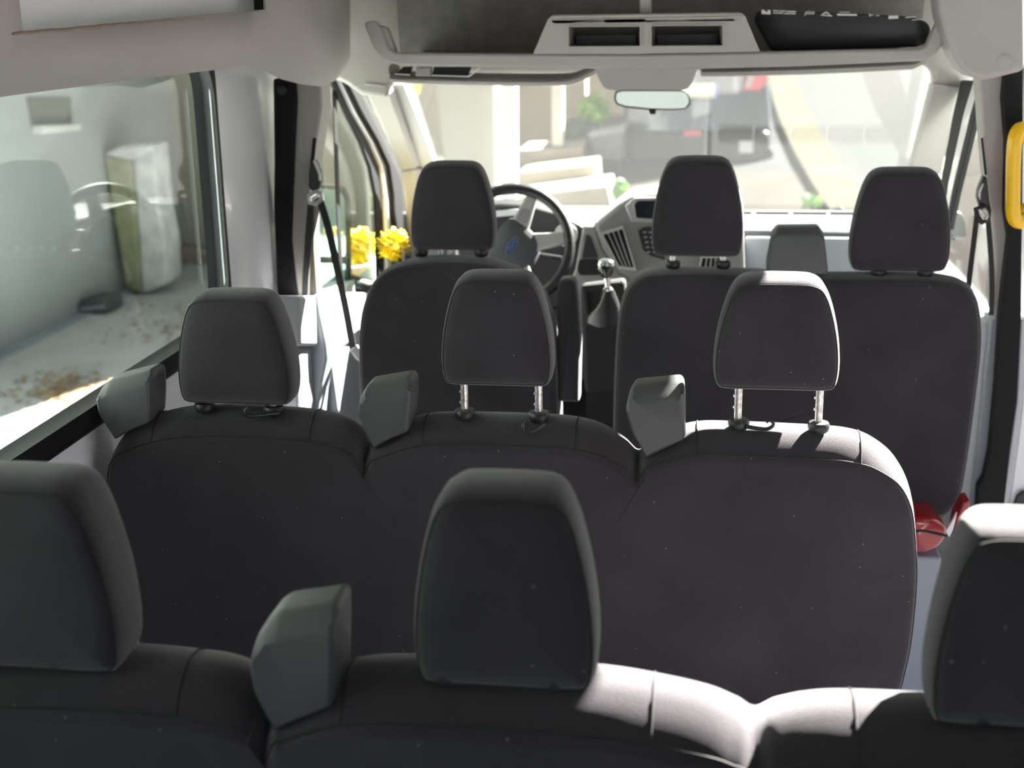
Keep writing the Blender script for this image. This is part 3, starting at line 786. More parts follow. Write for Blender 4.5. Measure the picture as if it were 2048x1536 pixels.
for x0, x1, y in ((1546, 1557, 20.5), (1559, 1571, 21), (1573, 1592, 22), (1546, 1566, 25), (1568, 1591, 26)): mark([(x0, y), (x1, y + .4), (x1, y + 2.3), (x0, y + 1.9)])
for q in ([(1640, 31), (1653, 22), (1655, 24.2), (1643.5, 31)], [(1653, 22), (1664, 33), (1661, 33), (1652.5, 24.6)], [(1640, 31), (1664, 33), (1664.3, 31), (1642, 29.4)]): mark(q)
mark([(1674, 27.5), (1714, 28.5), (1714, 31.5), (1674, 30.8)])
mark([(1679, 23.5), (1700, 24.2), (1700, 25.4), (1679, 24.7)])
mark([(1777, 31.5), (1796, 31), (1797, 37), (1777, 38)])
mark([(1811, 34), (1832, 32.5), (1832, 34.6), (1811, 36)]); mark([(1824, 39.4), (1845, 37.6), (1845, 39.2), (1824, 41)])
mark([(1737, 27.5), (1739, 27.5), (1742, 33), (1739.5, 33)]); mark([(1740, 28.5), (1747, 29.5), (1747, 31), (1740, 30)]); mark([(1752, 31), (1759, 29.6), (1759, 31), (1752, 32.4)])
text(bag, 'plus', (1619, 25), YQ - .004, .014, PRT, .25, name='lettering')
text(bag, '!', (1653, 28.5), YQ - .004, .007, PRT, 0, name='lettering')

# sun visors
v = thing('sun_visor', 'beige sun visor on the driver side, folded up with cards tucked in', 'sun visor', U(980, 150, Y=3.36))
A = [U(a, b, Y=3.30) for a, b in ((778, 142), (781, 156), (800, 164), (1000, 169), (1112, 169), (1150, 164), (1196, 142))]
mb = MB(); up = Vector((0, .20, .035))
T = [(0, 0, .0), (0, 0, .0), (0, 0, 0)]
lowr = [Vector(p) for p in A]
sl = spline(lowr, 4, False)
rs = [[p + Vector((0, .004, .012)) for p in sl], [p + Vector((0, -.003, .006)) for p in sl], [p + Vector((0, 0, -.001)) for p in sl], [p + Vector((0, .02, -.004)) for p in sl], [p + Vector((0, .11, .013)) for p in sl], [p + Vector((0, .125, .018)) for p in sl], [p + Vector((0, .11, .022)) for p in sl], [p + Vector((0, .02, .016)) for p in sl]]
n = len(sl); fs = []
for k in range(8):
    for i in range(n - 1): fs.append((k * n + i, k * n + i + 1, ((k + 1) % 8) * n + i + 1, ((k + 1) % 8) * n + i))
fs.append(tuple(k * n for k in range(8))); fs.append(tuple(k * n + n - 1 for k in range(7, -1, -1)))
mb.add([p for r in rs for p in r], fs); mb.build('panel', TRIM, v, angle=60)
mb = MB(); pxprism(mb, [(832, 134), (862, 134), (862, 153), (830, 152)], .02, Y=3.29); mb.build('strap', TRIM, v, bevel=.003)
for nm, lab, q, e in (('document_card', 'black card folder with pale edge tucked on the driver sun visor, right of the strap', [(868, 134), (942, 134), (935, 152), (864, 150)], [(864, 150), (936, 152), (958, 136), (961, 136), (938, 154.5), (863, 152)]),
                      ('document_card', 'small black card with pale edge at the outer end of the driver sun visor', [(806, 134), (824, 133), (820, 149), (792, 147)], [(790, 147), (820, 149), (820, 151), (788, 149)])):
    t = thing(nm, lab, 'card', U(*q[3], Y=3.285)); mb = MB(); pxprism(mb, q, .01, Y=3.286); mb.build('cover', BLK, t)
    mb = MB(); pxprism(mb, e, .002, Y=3.283); mb.build('edge', WHP, t)
v = thing('sun_visor', 'empty beige sun visor on the passenger side, folded up under the shelf', 'sun visor', U(1620, 140, Y=3.36))
A = [U(a, b, Y=3.30) for a, b in ((1400, 140), (1404, 148), (1420, 151), (1600, 147), (1800, 138), (1832, 134), (1850, 124))]
sl = spline(A, 4, False)
rs = [[p + Vector((0, .004, .014)) for p in sl], [p + Vector((0, -.003, .008)) for p in sl], [p + Vector((0, 0, -.001)) for p in sl], [p + Vector((0, .02, -.004)) for p in sl], [p + Vector((0, .11, .013)) for p in sl], [p + Vector((0, .125, .018)) for p in sl], [p + Vector((0, .11, .022)) for p in sl], [p + Vector((0, .02, .018)) for p in sl]]
mb = MB(); mb.add([p for r in rs for p in r], [f for f in fs]); mb.build('panel', TRIM, v, angle=60)

# rear-view mirror
YM = 3.62
def SH(mb, xc):
    for v_ in mb.v: v_.y -= (v_.x - xc) * .035
mr = thing('rear_view_mirror', 'dark rear-view mirror hanging below the beige lamp pod', 'mirror', U(1305, 200, Y=YM))
O = rpoly(xz([(1230, 182), (1227, 198), (1232, 210), (1250, 216), (1300, 221), (1345, 222), (1372, 220), (1382, 208), (1382, 196), (1376, 182), (1362, 178), (1245, 178)], YM), .006, 3)
mb = MB(); loft(mb, O, [(0, .003, .003, .003), (.004, 0, 0, 0), (.03, .004, .004, .004), (.045, .02, .015, .015)], YM); SH(mb, U(1305, 200, Y=YM).x); mb.build('housing', PLB, mr, angle=50)
N2 = norms2(O); mb = MB()
mb.prism([Vector((p[0] - q[0] * .006, YM - .0015 - (p[0] + .1) * .0, p[1] - q[1] * .006)) for p, q in zip(O, N2)], (0, .002, 0)); SH(mb, U(1305, 200, Y=YM).x); mb.build('glass', MIR, mr, smooth=False)
mb = MB(); pxprism(mb, [(1297, 219), (1312, 220), (1311, 229), (1300, 229)], .015, Y=YM); mb.build('dimming_tab', PLB, mr, bevel=.002)
a = U(1305, 190, Y=YM); mb = MB(); mb.tube([(a.x, YM + .03, a.z), (a.x, YM + .06, a.z + .08)], .009, 10); mb.build('stem', PLB, mr)

# ------------------------------------------------------------------ dashboard
da = thing('dashboard', 'grey plastic dashboard spanning the cab below the windscreen', 'dashboard', (-.15, 4.0, .5))
def dprof(x0, x1, prof, name, m, bevel=.01):
    mb = MB(); mb.prism([(x0, y, z) for y, z in prof], (x1 - x0, 0, 0)); return mb.build(name, m, da, bevel=bevel, angle=50)
zt = U(1600, 463, Y=3.86).z
dprof(.02, .63, [(4.44, 1.085), (4.1, zt + .012), (3.93, zt + .012), (3.88, zt + .006), (3.86, zt - .008), (3.86, .74), (3.92, .62), (4.44, .6)], 'passenger_pad', DASH, .014)
gb = MB(); a = U(1490, 474, Y=3.85); b = U(1700, 600, Y=3.85)
gb.box(a.x, b.x + .1, 3.845, 3.87, b.z, a.z); gb.build('glove_box', GRP, da, bevel=.006)
zi = U(1150, 432, Y=4.0).z
dprof(-.86, .02, [(4.44, 1.085), (4.15, zi + .01), (3.98, zi), (3.93, zi - .02), (3.93, .62), (4.44, .6)], 'driver_pad', DASH, .012)
# instrument hood behind the wheel
mb = MB(); pxprism(mb, [(880, 470), (900, 428), (940, 412), (1000, 408), (1050, 410), (1105, 424), (1162, 450), (1172, 462), (1150, 560), (1130, 620), (880, 620)], .12, Y=3.83); ih = mb.build('instrument_hood', PLB, da, bevel=.01)
mb = MB(); pxprism(mb, [(960, 425), (1035, 418), (1040, 425), (1035, 430), (960, 437)], .006, Y=3.822); mb.build('hood_trim', LGP, ih)
c = U(1132, 470, Y=3.82); mb = MB(); mb.lathe([(.035, 0), (.035, .008), (.030, .008), (.030, .002), (.002, .002)], (c.x, 3.826, c.z), (0, -1, 0), 28); mb.build('gauge_ring', SIL, ih)
# lower grey fascia and storage slot
mb = MB(); pxprism(mb, [(1166, 452), (1188, 452), (1206, 500), (1240, 546), (1292, 566), (1292, 640), (1128, 640), (1132, 580), (1150, 540)], .10, Y=3.80); lf = mb.build('lower_fascia', DGR, da, bevel=.006)
mb = MB(); pxprism(mb, [(1158, 520), (1196, 519), (1200, 550), (1160, 551), (1154, 540)], .012, Y=3.792, r=.006); mb.build('storage_slot', BLK, lf)
mb = MB(); pxprism(mb, [(1172, 470), (1180, 472), (1195, 515), (1164, 517)], .006, Y=3.795); mb.build('fascia_panel', PLB, lf)
# centre stack
mb = MB(); pxprism(mb, [(1188, 452), (1200, 440), (1236, 410), (1262, 394), (1300, 388), (1470, 388), (1486, 400), (1492, 600), (1290, 600), (1262, 560), (1238, 546), (1206, 500)], .22, Y=3.72); cs = mb.build('centre_stack', DGR, da, bevel=.012)
mb = MB(); pxprism(mb, [(1250, 412), (1268, 396), (1330, 394), (1330, 400), (1275, 402), (1268, 410), (1272, 436), (1330, 440), (1330, 447), (1262, 444)], .02, Y=3.705); mb.build('screen_surround', SIL, cs, bevel=.003)
mb = MB(); pxprism(mb, [(1271, 409), (1280, 403), (1335, 402), (1335, 438), (1274, 436)], .006, Y=3.712); mb.build('screen', CARG, cs)
mb = MB(); pxprism(mb, [(1276, 462), (1288, 455), (1330, 453), (1330, 520), (1302, 512), (1286, 500)], .008, Y=3.713, r=.004); kp = mb.build('keypad', PLB, cs)
mb = MB()
for r_ in range(5):
    for c_ in range(2): pxprism(mb, [(1286 + c_ * 12 + r_ * 2, 464 + r_ * 10), (1292 + c_ * 12 + r_ * 2, 463 + r_ * 10), (1292 + c_ * 12 + r_ * 2, 465 + r_ * 10), (1286 + c_ * 12 + r_ * 2, 466 + r_ * 10)], .003, Y=3.711)
mb.build('key_marks', SIL, kp)
def vent(q, nsl, nm='air_vent'):
    mb = MB(); P = [U(a, b, Y=3.70) for a, b in q]; c = sum(P, Vector()) / 4
    O = [c + (p - c) * 1.16 for p in P]
    mb.rings([[p + Vector((0, .02, 0)) for p in O], O, P, [p + Vector((0, .02, 0)) for p in P]], cap=False); vo = mb.build(nm, SIL, cs)
    mb = MB(); mb.prism([p + Vector((0, .012, 0)) for p in P], (0, .006, 0)); mb.build('vent_core', BLK, vo)
    mb = MB()
    for k in range(1, nsl + 1):
        t = k / (nsl + 1); A, B = P[0].lerp(P[1], t), P[3].lerp(P[2], t)
        mb.tube([A + Vector((0, .005, 0)), B + Vector((0, .005, 0))], .0018, 6)
    mb.build('slats', SIL, vo)
vent([(1206, 470), (1245, 458), (1268, 536), (1238, 532)], 3)
vent([(1405, 516), (1440, 516), (1440, 540), (1400, 540)], 3)
# defrost slots along the windscreen
for k in range(5):
    x = .06 + k * .115
    mb = MB(); mb.box(x, x + .10, 4.12, 4.17, zt + .004, zt + .017); mb.build('defrost_slot', BLK, da)
# console under the gear lever
mb = MB(); pxprism(mb, [(1160, 572), (1250, 560), (1262, 700), (1240, 790), (1170, 790), (1164, 700)], .05, Y=3.42); co = mb.build('console', BLK, da, bevel=.012)
mb = MB(); pxprism(mb, [(1164, 572), (1240, 564), (1236, 574), (1174, 584), (1182, 650), (1174, 655)], .01, Y=3.41); mb.build('console_bezel', BLK, co, bevel=.003)

mb = MB(); a, b = U(1165, 640, Y=3.5), U(1250, 800, Y=3.5); mb.box(a.x, b.x, 3.62, 3.85, 0, a.z); mb.build('tunnel', BLK, da)

gv = thing('gear_lever', 'gear lever with chrome-topped knob and black boot on the centre console', 'gear lever', U(1212, 640, Y=3.36))
YG = 3.34
c = U(1212, 536, Y=YG); 
MB().lathe([(.009, -.026), (.016, -.020), (.0215, -.004), (.0225, .008), (.020, .017), (.012, .0225), (.003, .024)], c, (0.02, 0, 1), 26).build('knob', mat('gloss_black', (.02, .018, .018), .15, coat=.6), gv)
MB().lathe([(.0228, .0085), (.0230, .0105), (.0222, .0120), (.0206, .0178), (.0208, .0185), (.0125, .0238), (.003, .025)], c, (.02, 0, 1), 26).build('knob_cap', CHR, gv)
mb = MB(); mb.tube([U(1213, 552, Y=YG), U(1216, 580, Y=YG)], [.010, .007], 14); mb.build('shaft', CHR, gv)
cc = U(1216, 578, Y=YG); MB().lathe([(.012, -.004), (.014, 0), (.009, .006)], cc, n=18).build('ferrule', CHR, gv)
mb = MB(); rs = []
for k in range(9):
    t = k / 8; p = U(1217 - 4 * t, 580 + 68 * t, Y=YG); rad = .013 + .034 * t ** 1.1
    rs.append([p + Vector((math.cos(a) * rad * (1 + .20 * math.sin(3 * a + 5 * t)), math.sin(a) * rad * .9 + .02 * t, .006 * math.sin(2 * a + 9 * t) * t)) for a in [2 * math.pi * i / 20 for i in range(20)]])
mb.rings(rs); mb.build('boot', LEA, gv, angle=60)

# steering wheel
sw = thing('steering_wheel', 'four-spoke steering wheel with silver spokes beyond the driver seat', 'steering wheel', U(1022, 490, Y=3.62))
C = U(1022, 492, Y=3.62); RW = .168
ax = Vector((.0, -math.cos(R(24)), math.sin(R(24)))).normalized()     # towards the driver
u0 = Vector((1, 0, 0)); w0 = ax.cross(u0)
if w0.z < 0: w0 = -w0
rot = R(62)
eu = u0 * math.cos(rot) + w0 * math.sin(rot); ew = -u0 * math.sin(rot) + w0 * math.cos(rot)
def L(a, b, h=0): return C + eu * a + ew * b + ax * h
mb = MB(); mb.tube([L(RW * math.cos(t), RW * math.sin(t)) for t in [2 * math.pi * i / 64 for i in range(64)]], .0155, 14, True); mb.build('rim', LEA, sw, angle=80)
hub = [(-.075, .03), (-.06, .052), (0, .060), (.06, .052), (.075, .03), (.066, -.03), (.042, -.068), (0, -.078), (-.042, -.068), (-.066, -.03)]
hs = spline([Vector(p) for p in hub], 4)
mb = MB(); mb.rings([[L(p[0] * s, p[1] * s, h) for p in hs] for s, h in ((.95, -.05), (1, -.035), (1, -.012), (.95, 0), (.7, .007), (.3, .010))]); mb.build('hub_pad', DASH, sw, angle=50)
for a0, m_ in ((R(8), SIL), (R(172), SIL), (R(-52), SIL), (R(-128), SIL)):
    d = Vector((math.cos(a0), math.sin(a0)))
    n_ = Vector((-d[1], d[0]))
    q = [d * .062 + n_ * .028, d * .155 + n_ * .016, d * .155 - n_ * .016, d * .062 - n_ * .028]
    mb = MB(); mb.prism([L(p[0], p[1], -.016) for p in rpoly(q, .008)], ax * .016); sp_ = mb.build('spoke', m_, sw, bevel=.004)
    if abs(math.sin(a0)) < .3:
        q = [d * .075 + n_ * .016, d * .115 + n_ * .013, d * .115 - n_ * .013, d * .075 - n_ * .016]
        mb = MB(); mb.prism([L(p[0], p[1], -.001) for p in rpoly(q, .01)], ax * .004); mb.build('button_pad', DGR, sp_)
el = [Vector((.030 * math.cos(t), .0125 * math.sin(t) - .005)) for t in [2 * math.pi * i / 36 for i in range(36)]]
mb = MB(); mb.prism([L(p[0], p[1], .008) for p in el], ax * .004); bd = mb.build('badge', CHR, sw)
mb = MB(); mb.prism([L(p[0] * .91, (p[1] + .005) * .84 - .005, .011) for p in el], ax * .002); mb.build('badge_field', BADGE, bd)
to = text(bd, 'Ford', L(0, -.005, .0134), 0, .019, CHR, .35, name='badge_script')
mrot = Matrix((eu, ew, ax)).transposed(); to.rotation_euler = mrot.to_euler()
mb = MB(); mb.tube([C - ax * .03, C - ax * .14], .035, 16); mb.build('column', PLB, sw)
mb = MB(); mb.tube([C - ax * .06, C - ax * .06 + u0 * .14 - w0 * .02], .007, 10); mb.build('stalk', PLB, sw)

# yellow flower tied at the left end of the dash
def pompon(root, c, r, m, seed, n=110):
    rg = random.Random(seed); mb = MB()
    for k in range(n):
        z = 1 - 2 * (k + .5) / n; a = k * 2.39996; d = Vector((math.sqrt(1 - z * z) * math.cos(a), math.sqrt(1 - z * z) * math.sin(a), z))
        s = d.cross(Vector((.3, .2, 1))).normalized(); t = s.cross(d).normalized(); q = rg.uniform(.85, 1.1)
        b = c + d * r * .35; e = c + d * r * q; mid = c + d * r * .75; wd = r * .23
        cu = t * r * .10
        mb.add([b - s * wd * .4, b + s * wd * .4, mid + s * wd + cu * .2, e + s * wd * .5 + cu, e - s * wd * .5 + cu, mid - s * wd + cu * .2], [(0, 1, 2, 5), (5, 2, 3, 4)])
    return mb.build('petals', m, root, solid=.0008)
cfl = U(787, 491, Y=3.98)
fw = thing('yellow_flower', 'yellow pompom flower at the left end of the dashboard', 'flower', cfl - Vector((0, 0, .06)))
pompon(fw, cfl, .056, PETAL, 4)
mb = MB(); mb.tube([cfl, cfl - Vector((0, -.02, .09))], .004, 8); mb.build('stem', DGN, fw)
cfl = U(720, 494, X=-1.14)  # extra flower modelled in place of the first one's reflection in the door glass
fw = thing('yellow_flower', 'second pompom flower standing in for the reflection of the yellow flower in the driver door glass', 'flower', cfl - Vector((0, 0, .1)))
pompon(fw, cfl, .066, PETAL, 9)
mb = MB(); mb.tube([cfl, cfl - Vector((0, 0, .14))], .004, 8); mb.build('stem', DGN, fw)

# wing mirrors
wm = thing('wing_mirror', 'black left wing mirror with split glass coloured green for reflected plants outside the driver door', 'wing mirror', U(655, 600, Y=3.95))
O = rpoly(xz([(614, 600), (610, 470), (616, 385), (632, 368), (682, 372), (696, 400), (698, 560), (690, 600)], 3.92), .02, 4)
mb = MB(); loft(mb, O, [(0, .003, .003, .003), (.01, 0, 0, 0), (.06, .006, .006, .006), (.11, .04, .05, .05)], 3.92); mb.build('housing', PLB, wm, angle=50)
mb = MB(); pxprism(mb, [(620, 512), (616, 400), (634, 376), (680, 380), (690, 404), (691, 514)], .004, Y=3.915, r=.015); mb.build('main_glass', MIRG, wm, smooth=False)
mb = MB(); pxprism(mb, [(619, 526), (691, 527), (688, 586), (621, 586)], .004, Y=3.915, r=.012); mb.build('wide_glass', MIRG, wm, smooth=False)
a = U(690, 560, Y=3.95); mb = MB(); mb.tube([a, a + Vector((.10, .06, -.05))], .025, 10); mb.build('arm', PLB, wm)
wm = thing('wing_mirror', 'black right wing mirror outside the passenger door', 'wing mirror', U(1918, 475, Y=4.0))
O = rpoly(xz([(1896, 476), (1894, 432), (1906, 420), (1922, 424), (1932, 440), (1936, 476)], 3.95), .012, 4)
mb = MB(); loft(mb, O, [(0, .003, .003, .003), (.01, 0, 0, 0), (.06, .006, .006, .006), (.10, .03, .03, .03)], 3.95); mb.build('housing', PLB, wm, angle=50)
a = U(1905, 470, Y=4.0); mb = MB(); mb.tube([a, a + Vector((-.07, .04, -.05))], .02, 10); mb.build('arm', PLB, wm)

# red case behind the front bench
rc = thing('red_case', 'glossy red case on the floor behind the front bench, by the doorway', 'case', U(1868, 1110, Y=2.85))
O = rpoly(xz([(1800, 1104), (1800, 1048), (1815, 1040), (1870, 1040), (1894, 1056), (1896, 1072), (1880, 1096), (1852, 1110)], 2.85), .012, 4)
mb = MB(); loft(mb, O, [(0, .01, .01, .01), (.006, .003, .003, .003), (.02, 0, 0, 0), (.12, .002, .002, .002), (.14, .01, .01, .01)], 2.85); bo = mb.build('body', RED, rc, angle=50)
mb = MB(); mb.tube([U(a, b, Y=2.848) for a, b in ((1800, 1062), (1850, 1062), (1894, 1072))], .003, 6); mb.build('lid_seam', BLK, rc)
mb = MB(); pxprism(mb, [(1892, 1062), (1908, 1038), (1914, 1026), (1906, 1062), (1898, 1075)], .01, Y=2.90); mb.build('label', WHP, rc)
mb = MB(); pxprism(mb, [(1905, 1072), (1912, 1036), (1928, 1005), (1940, 1000), (1938, 1040), (1920, 1072)], .06, Y=2.96); mb.build('carry_strap', RED, rc, bevel=.004)
mb = MB(); mb.box(U(1800, 1100, Y=2.9).x, U(1880, 1100, Y=2.9).x, 2.87, 2.98, 0, U(1850, 1104, Y=2.9).z); mb.build('foot', GRP, rc, bevel=.006)

# ------------------------------------------------------------------ outside
mb = MB(); nx, ny = 80, 150; x0, x1, y0, y1 = -40., 40., -70., 80.
vs = [(x0 + (x1 - x0) * i / nx, y0 + (y1 - y0) * j / ny) for j in range(ny + 1) for i in range(nx + 1)]
mb.add([(x, y, gz(x, y)) for x, y in vs], [(j * (nx + 1) + i, j * (nx + 1) + i + 1, (j + 1) * (nx + 1) + i + 1, (j + 1) * (nx + 1) + i) for j in range(ny) for i in range(nx)])
for k_, f_ in enumerate(mb.f):
    c_ = sum((mb.v[i] for i in f_), Vector()) / 4
    mb.m[k_] = 0 if c_.x < -1.5 and -6 < c_.y < 13 else 1
gr = mb.build('ground', [CONC, mat('dark_asphalt', (0.06, 0.06, 0.06), 1.0, spec=0.1, var=(3, .1), bump=(120, .6))]); struct(gr)
def poly_at(P, t):
    n = len(P) - 1; k = min(int(t * n), n - 1); u = t * n - k
    return (P[k][0] + (P[k + 1][0] - P[k][0]) * u, P[k][1] + (P[k + 1][1] - P[k][1]) * u)
def gstrip(left, right, m, name, up=.012, rows=24, cols=8):
    mb = MB(); pts = []
    for i in range(rows + 1):
        a, b = poly_at(left, i / rows), poly_at(right, i / rows)
        A, B = G(*a), G(*b)
        for j in range(cols + 1):
            p = A.lerp(B, j / cols); pts.append((p.x, p.y, gz(p.x, p.y)))
    n = len(pts); c = cols + 1
    vs = [(x, y, z + up) for x, y, z in pts] + [(x, y, z - .05) for x, y, z in pts]
    fs = [(i * c + j, i * c + j + 1, (i + 1) * c + j + 1, (i + 1) * c + j) for i in range(rows) for j in range(cols)]
    edge = [j for j in range(c)] + [i * c + c - 1 for i in range(1, rows + 1)] + [rows * c + j for j in range(c - 2, -1, -1)] + [i * c for i in range(rows - 1, 0, -1)]
    fs += [(edge[k], edge[k] + n, edge[(k + 1) % len(edge)] + n, edge[(k + 1) % len(edge)]) for k in range(len(edge))]
    mb.add(vs, fs); o = mb.build(name, m, smooth=False); struct(o); return o
KL = [(1528, 120), (1534, 160), (1546, 215), (1562, 262), (1588, 320), (1624, 385), (1660, 440), (1720, 560)]
KR = [(1572, 120), (1582, 160), (1604, 215), (1630, 262), (1664, 320), (1704, 385), (1740, 440), (1800, 560)]
RR = [(1876, 40), (1874, 160), (1872, 240), (1872, 300), (1874, 380), (1880, 440), (1890, 520), (1900, 620)]
gstrip(KL, KR, KERB, 'kerb', .10)
gstrip([(1574, 40)] + KR[1:], RR, ASPH, 'road')
gstrip(RR, [(2500, 40), (2500, 160), (2500, 240), (2500, 300), (2500, 380), (2500, 440), (2500, 520), (2500, 620)], PINK, 'far_pavement', .03)
gstrip([(1240, 40), (1243, 160), (1243, 240), (1243, 325), (1242, 350)], [(1530, 40), (1536, 160), (1552, 240), (1590, 325), (1604, 350)], ASPH, 'car_bay')
gstrip([(1020, 345), (1010, 400), (1000, 560)], [(1604, 350), (1636, 400), (1722, 560)], PAVE, 'pavement', .02)

# near wall of the yard with vent window, gutter line
XW = -5.12
wl = MB().box(XW - .3, XW, -2, 12.3, -1.0, 5.2).build('wall_yard', WAL); struct(wl)
struct(MB().box(XW, XW + .12, -2, 12.2, -.66, -.635).build('gutter', GUT))
vw = thing('vent_window', 'small dark square window high in the grey yard wall', 'window', U(98, 268, X=XW))
P = [U(a, b, X=XW + .0) for a, b in ((52, 194), (140, 194), (141, 250), (62, 252))]
mb = MB(); mb.prism(P, (.012, 0, 0)); mb.build('opening', mat('dark_window_pane', (.10, .10, .085), .5), vw)
mb = MB(); mb.prism([U(a, b, X=XW) for a, b in ((62, 251), (141, 248), (140, 260), (64, 268))], (.10, 0, 0)); mb.build('sill', WPT, vw, bevel=.01)

# stone gate pier
pb, pt = U(285, 588, Z=-.65), None
st = thing('stone_pier', 'mossy granite gate pier leaning against the grey yard wall', 'pier', (XW + .2, 11.0, -.65))
mb = MB()
F0 = [U(a, b, Y=10.9) for a, b in ((237, 572), (287, 590), (335, 562))]
def col3(pxs, Y): return [U(a, b, Y=Y) for a, b in pxs]
mbs = MB(); mbs.prism(col3([(250, 575), (284, 590), (262, 322), (205, 308)], 10.72), (0, .35, 0)); mbs.build('mossy_face', MOSS, st, bevel=.03)
mbs = MB(); mbs.prism(col3([(285, 590), (336, 566), (330, 480), (318, 420), (305, 290), (262, 298), (264, 322)], 10.74), (0, .35, 0)); mbs.build('grey_face', STONE, st, bevel=.03)
mbs = MB(); mbs.prism(col3([(203, 309), (262, 322), (305, 300), (300, 286), (238, 292)], 10.70), (0, .38, 0)); mbs.build('cap', STONE, st, bevel=.03)

c = U(188, 628, Z=-.65)
dbx = thing('drain_box', 'dark weathered box lying at the foot of the grey yard wall', 'box', c)
O = rpoly(xz([(156, 632), (152, 612), (166, 598), (212, 593), (222, 616), (214, 632)], c.y), .05, 3)
mb = MB(); loft(mb, O, [(0, .03, .03, 0), (.03, 0, 0, 0), (.28, .0, 0, 0), (.3, .03, .03, 0)], c.y - .02); mb.build('shell', mat('dark_plastic_box', (.07, .08, .08), .7, var=(9, .3)), dbx)
mb = MB(); pxprism(mb, [(160, 616), (206, 610), (208, 616), (160, 622)], .02, Y=c.y - .03); mb.build('lid_rim', GRP, dbx)
rg = random.Random(5); mb = MB()
for k in range(900):
    px_, py_ = rg.gauss(150, 60), rg.gauss(785, 20)
    if k % 3 == 0: px_, py_ = rg.uniform(180, 420), rg.uniform(570, 690)
    p = U(px_, py_, Z=-.645)
    if p.x < XW + .2 or abs(px_ - 188) < 60 and py_ < 660 or p.y > 10.5: continue
    a = rg.uniform(0, 6.28); s = rg.uniform(.015, .035)
    e1 = Vector((math.cos(a), math.sin(a), rg.uniform(-.2, .3))) * s; e2 = Vector((-math.sin(a), math.cos(a), rg.uniform(-.2, .3))) * s * .6
    p.z += .012
    mb.add([p - e1, p - e2, p + e1, p + e2], [(0, 1, 2, 3)])
tag(mb.build('leaf_litter', DLF), 'scattered brown dry leaves on the yard ground', 'leaves', kind='stuff')

# house across the yard
XF = -1.93
fc = MB().box(-9, XF, 12.3, 12.8, -1.2, 5.6).build('wall_house', FAC); struct(fc)
struct(MB().box(XW, -3.2, 12.18, 12.3, -.7, -.48).build('baseboard_house', FAC2))
def post(name, label, pxs, Y, m=WPT, d=.14, cap=True):
    o = thing(name, label, 'post', U(sum(p[0] for p in pxs) / len(pxs), max(p[1] for p in pxs), Y=Y))
    mb = MB(); pxprism(mb, pxs, d, Y=Y); mb.build('shaft', m, o, bevel=.01); return o
post('porch_post', 'tall white post at the right corner of the cream house wall', [(1000, -150), (1031, -150), (1032, 430), (1002, 430)], 12.1)
post('porch_post', 'shorter white post between the tan wall and the shrubs', [(1099, -150), (1124, -150), (1126, 292), (1104, 292)], 15.0)
struct(MB().box(-3.2, -1.45, 16.6, 16.9, -1, 5.5).build('wall_porch', FAC2))
XG = 0
gs = thing('garden_steps', 'pale stone garden steps beyond the steering wheel', 'steps', U(1100, 420, Y=13))
for k, (q, Y) in enumerate((([(1036, 300), (1166, 293), (1168, 332), (1036, 345)], 14.95), ([(1036, 345), (1190, 328), (1195, 372), (1036, 392)], 14.05), ([(1036, 392), (1215, 370), (1225, 420), (1036, 440)], 13.15))):
    mb = MB(); pxprism(mb, q, .9, Y=Y); mb.build('step', STEP, gs, bevel=.02)
struct(MB().box(-2.0, -.5, 19.0, 19.3, -1, 5).build('wall_garden', FAC))


def bush(name, label, c, r, m, n=260, seed=1, sz=.09):
    o = thing(name, label, 'shrub', c - Vector((0, 0, r[2]))); rg = random.Random(seed); mb = MB()
    for k in range(n):
        d = Vector((rg.gauss(0, 1), rg.gauss(0, 1), rg.gauss(0, 1))).normalized() * rg.uniform(.4, 1)
        p = c + Vector((d.x * r[0], d.y * r[1], d.z * r[2])); a = Vector((rg.gauss(0, 1), rg.gauss(0, 1), rg.gauss(0, 1))).normalized(); b = a.cross(d).normalized(); s = sz * rg.uniform(.6, 1.2)
        mb.add([p - a * s, p - b * s * .45 + d * s * .2, p + a * s, p + b * s * .45 + d * s * .2], [(0, 1, 2, 3)])
    mb.build('foliage', m, o, smooth=False)
    mb = MB(); mb.tube([c - Vector((0, 0, r[2] * 1.4)), c], [.03, .012], 8); mb.build('stem', FAC2, o); return o
bush('shrub', 'bright green shrub above the dark planter, left of the parked car', U(1190, 222, Y=16.25), (.20, .2, .22), GRN, 150, 3)
bush('shrub', 'dark green low shrub beside the white post', U(1146, 262, Y=16.05), (.15, .15, .13), DGN, 160, 5)
bush('shrub', 'small bright weed in front of the windscreen, above the dash screen', U(1238, 385, Y=12.4), (.07, .1, .13), GRN, 70, 7, .06)
bush('shrub', 'small green weed at the end of the mossy kerb', U(1625, 402, Y=12.0), (.09, .1, .06), GRN, 70, 8, .05)
pn = thing('planter', 'dark grey planter box standing left of the parked car', 'planter', U(1210, 322, Y=15.3))
mb = MB(); pxprism(mb, [(1180, 268), (1248, 258), (1248, 322), (1186, 322)], .6, Y=15.3); mb.build('tub', mat('dark_planter', (.17, .17, .178), .7, var=(3, .15)), pn, bevel=.03)
mb = MB(); pxprism(mb, [(1176, 268), (1250, 256), (1250, 264), (1178, 276)], .66, Y=15.26); mb.build('planter_rim', GRP, pn, bevel=.01)

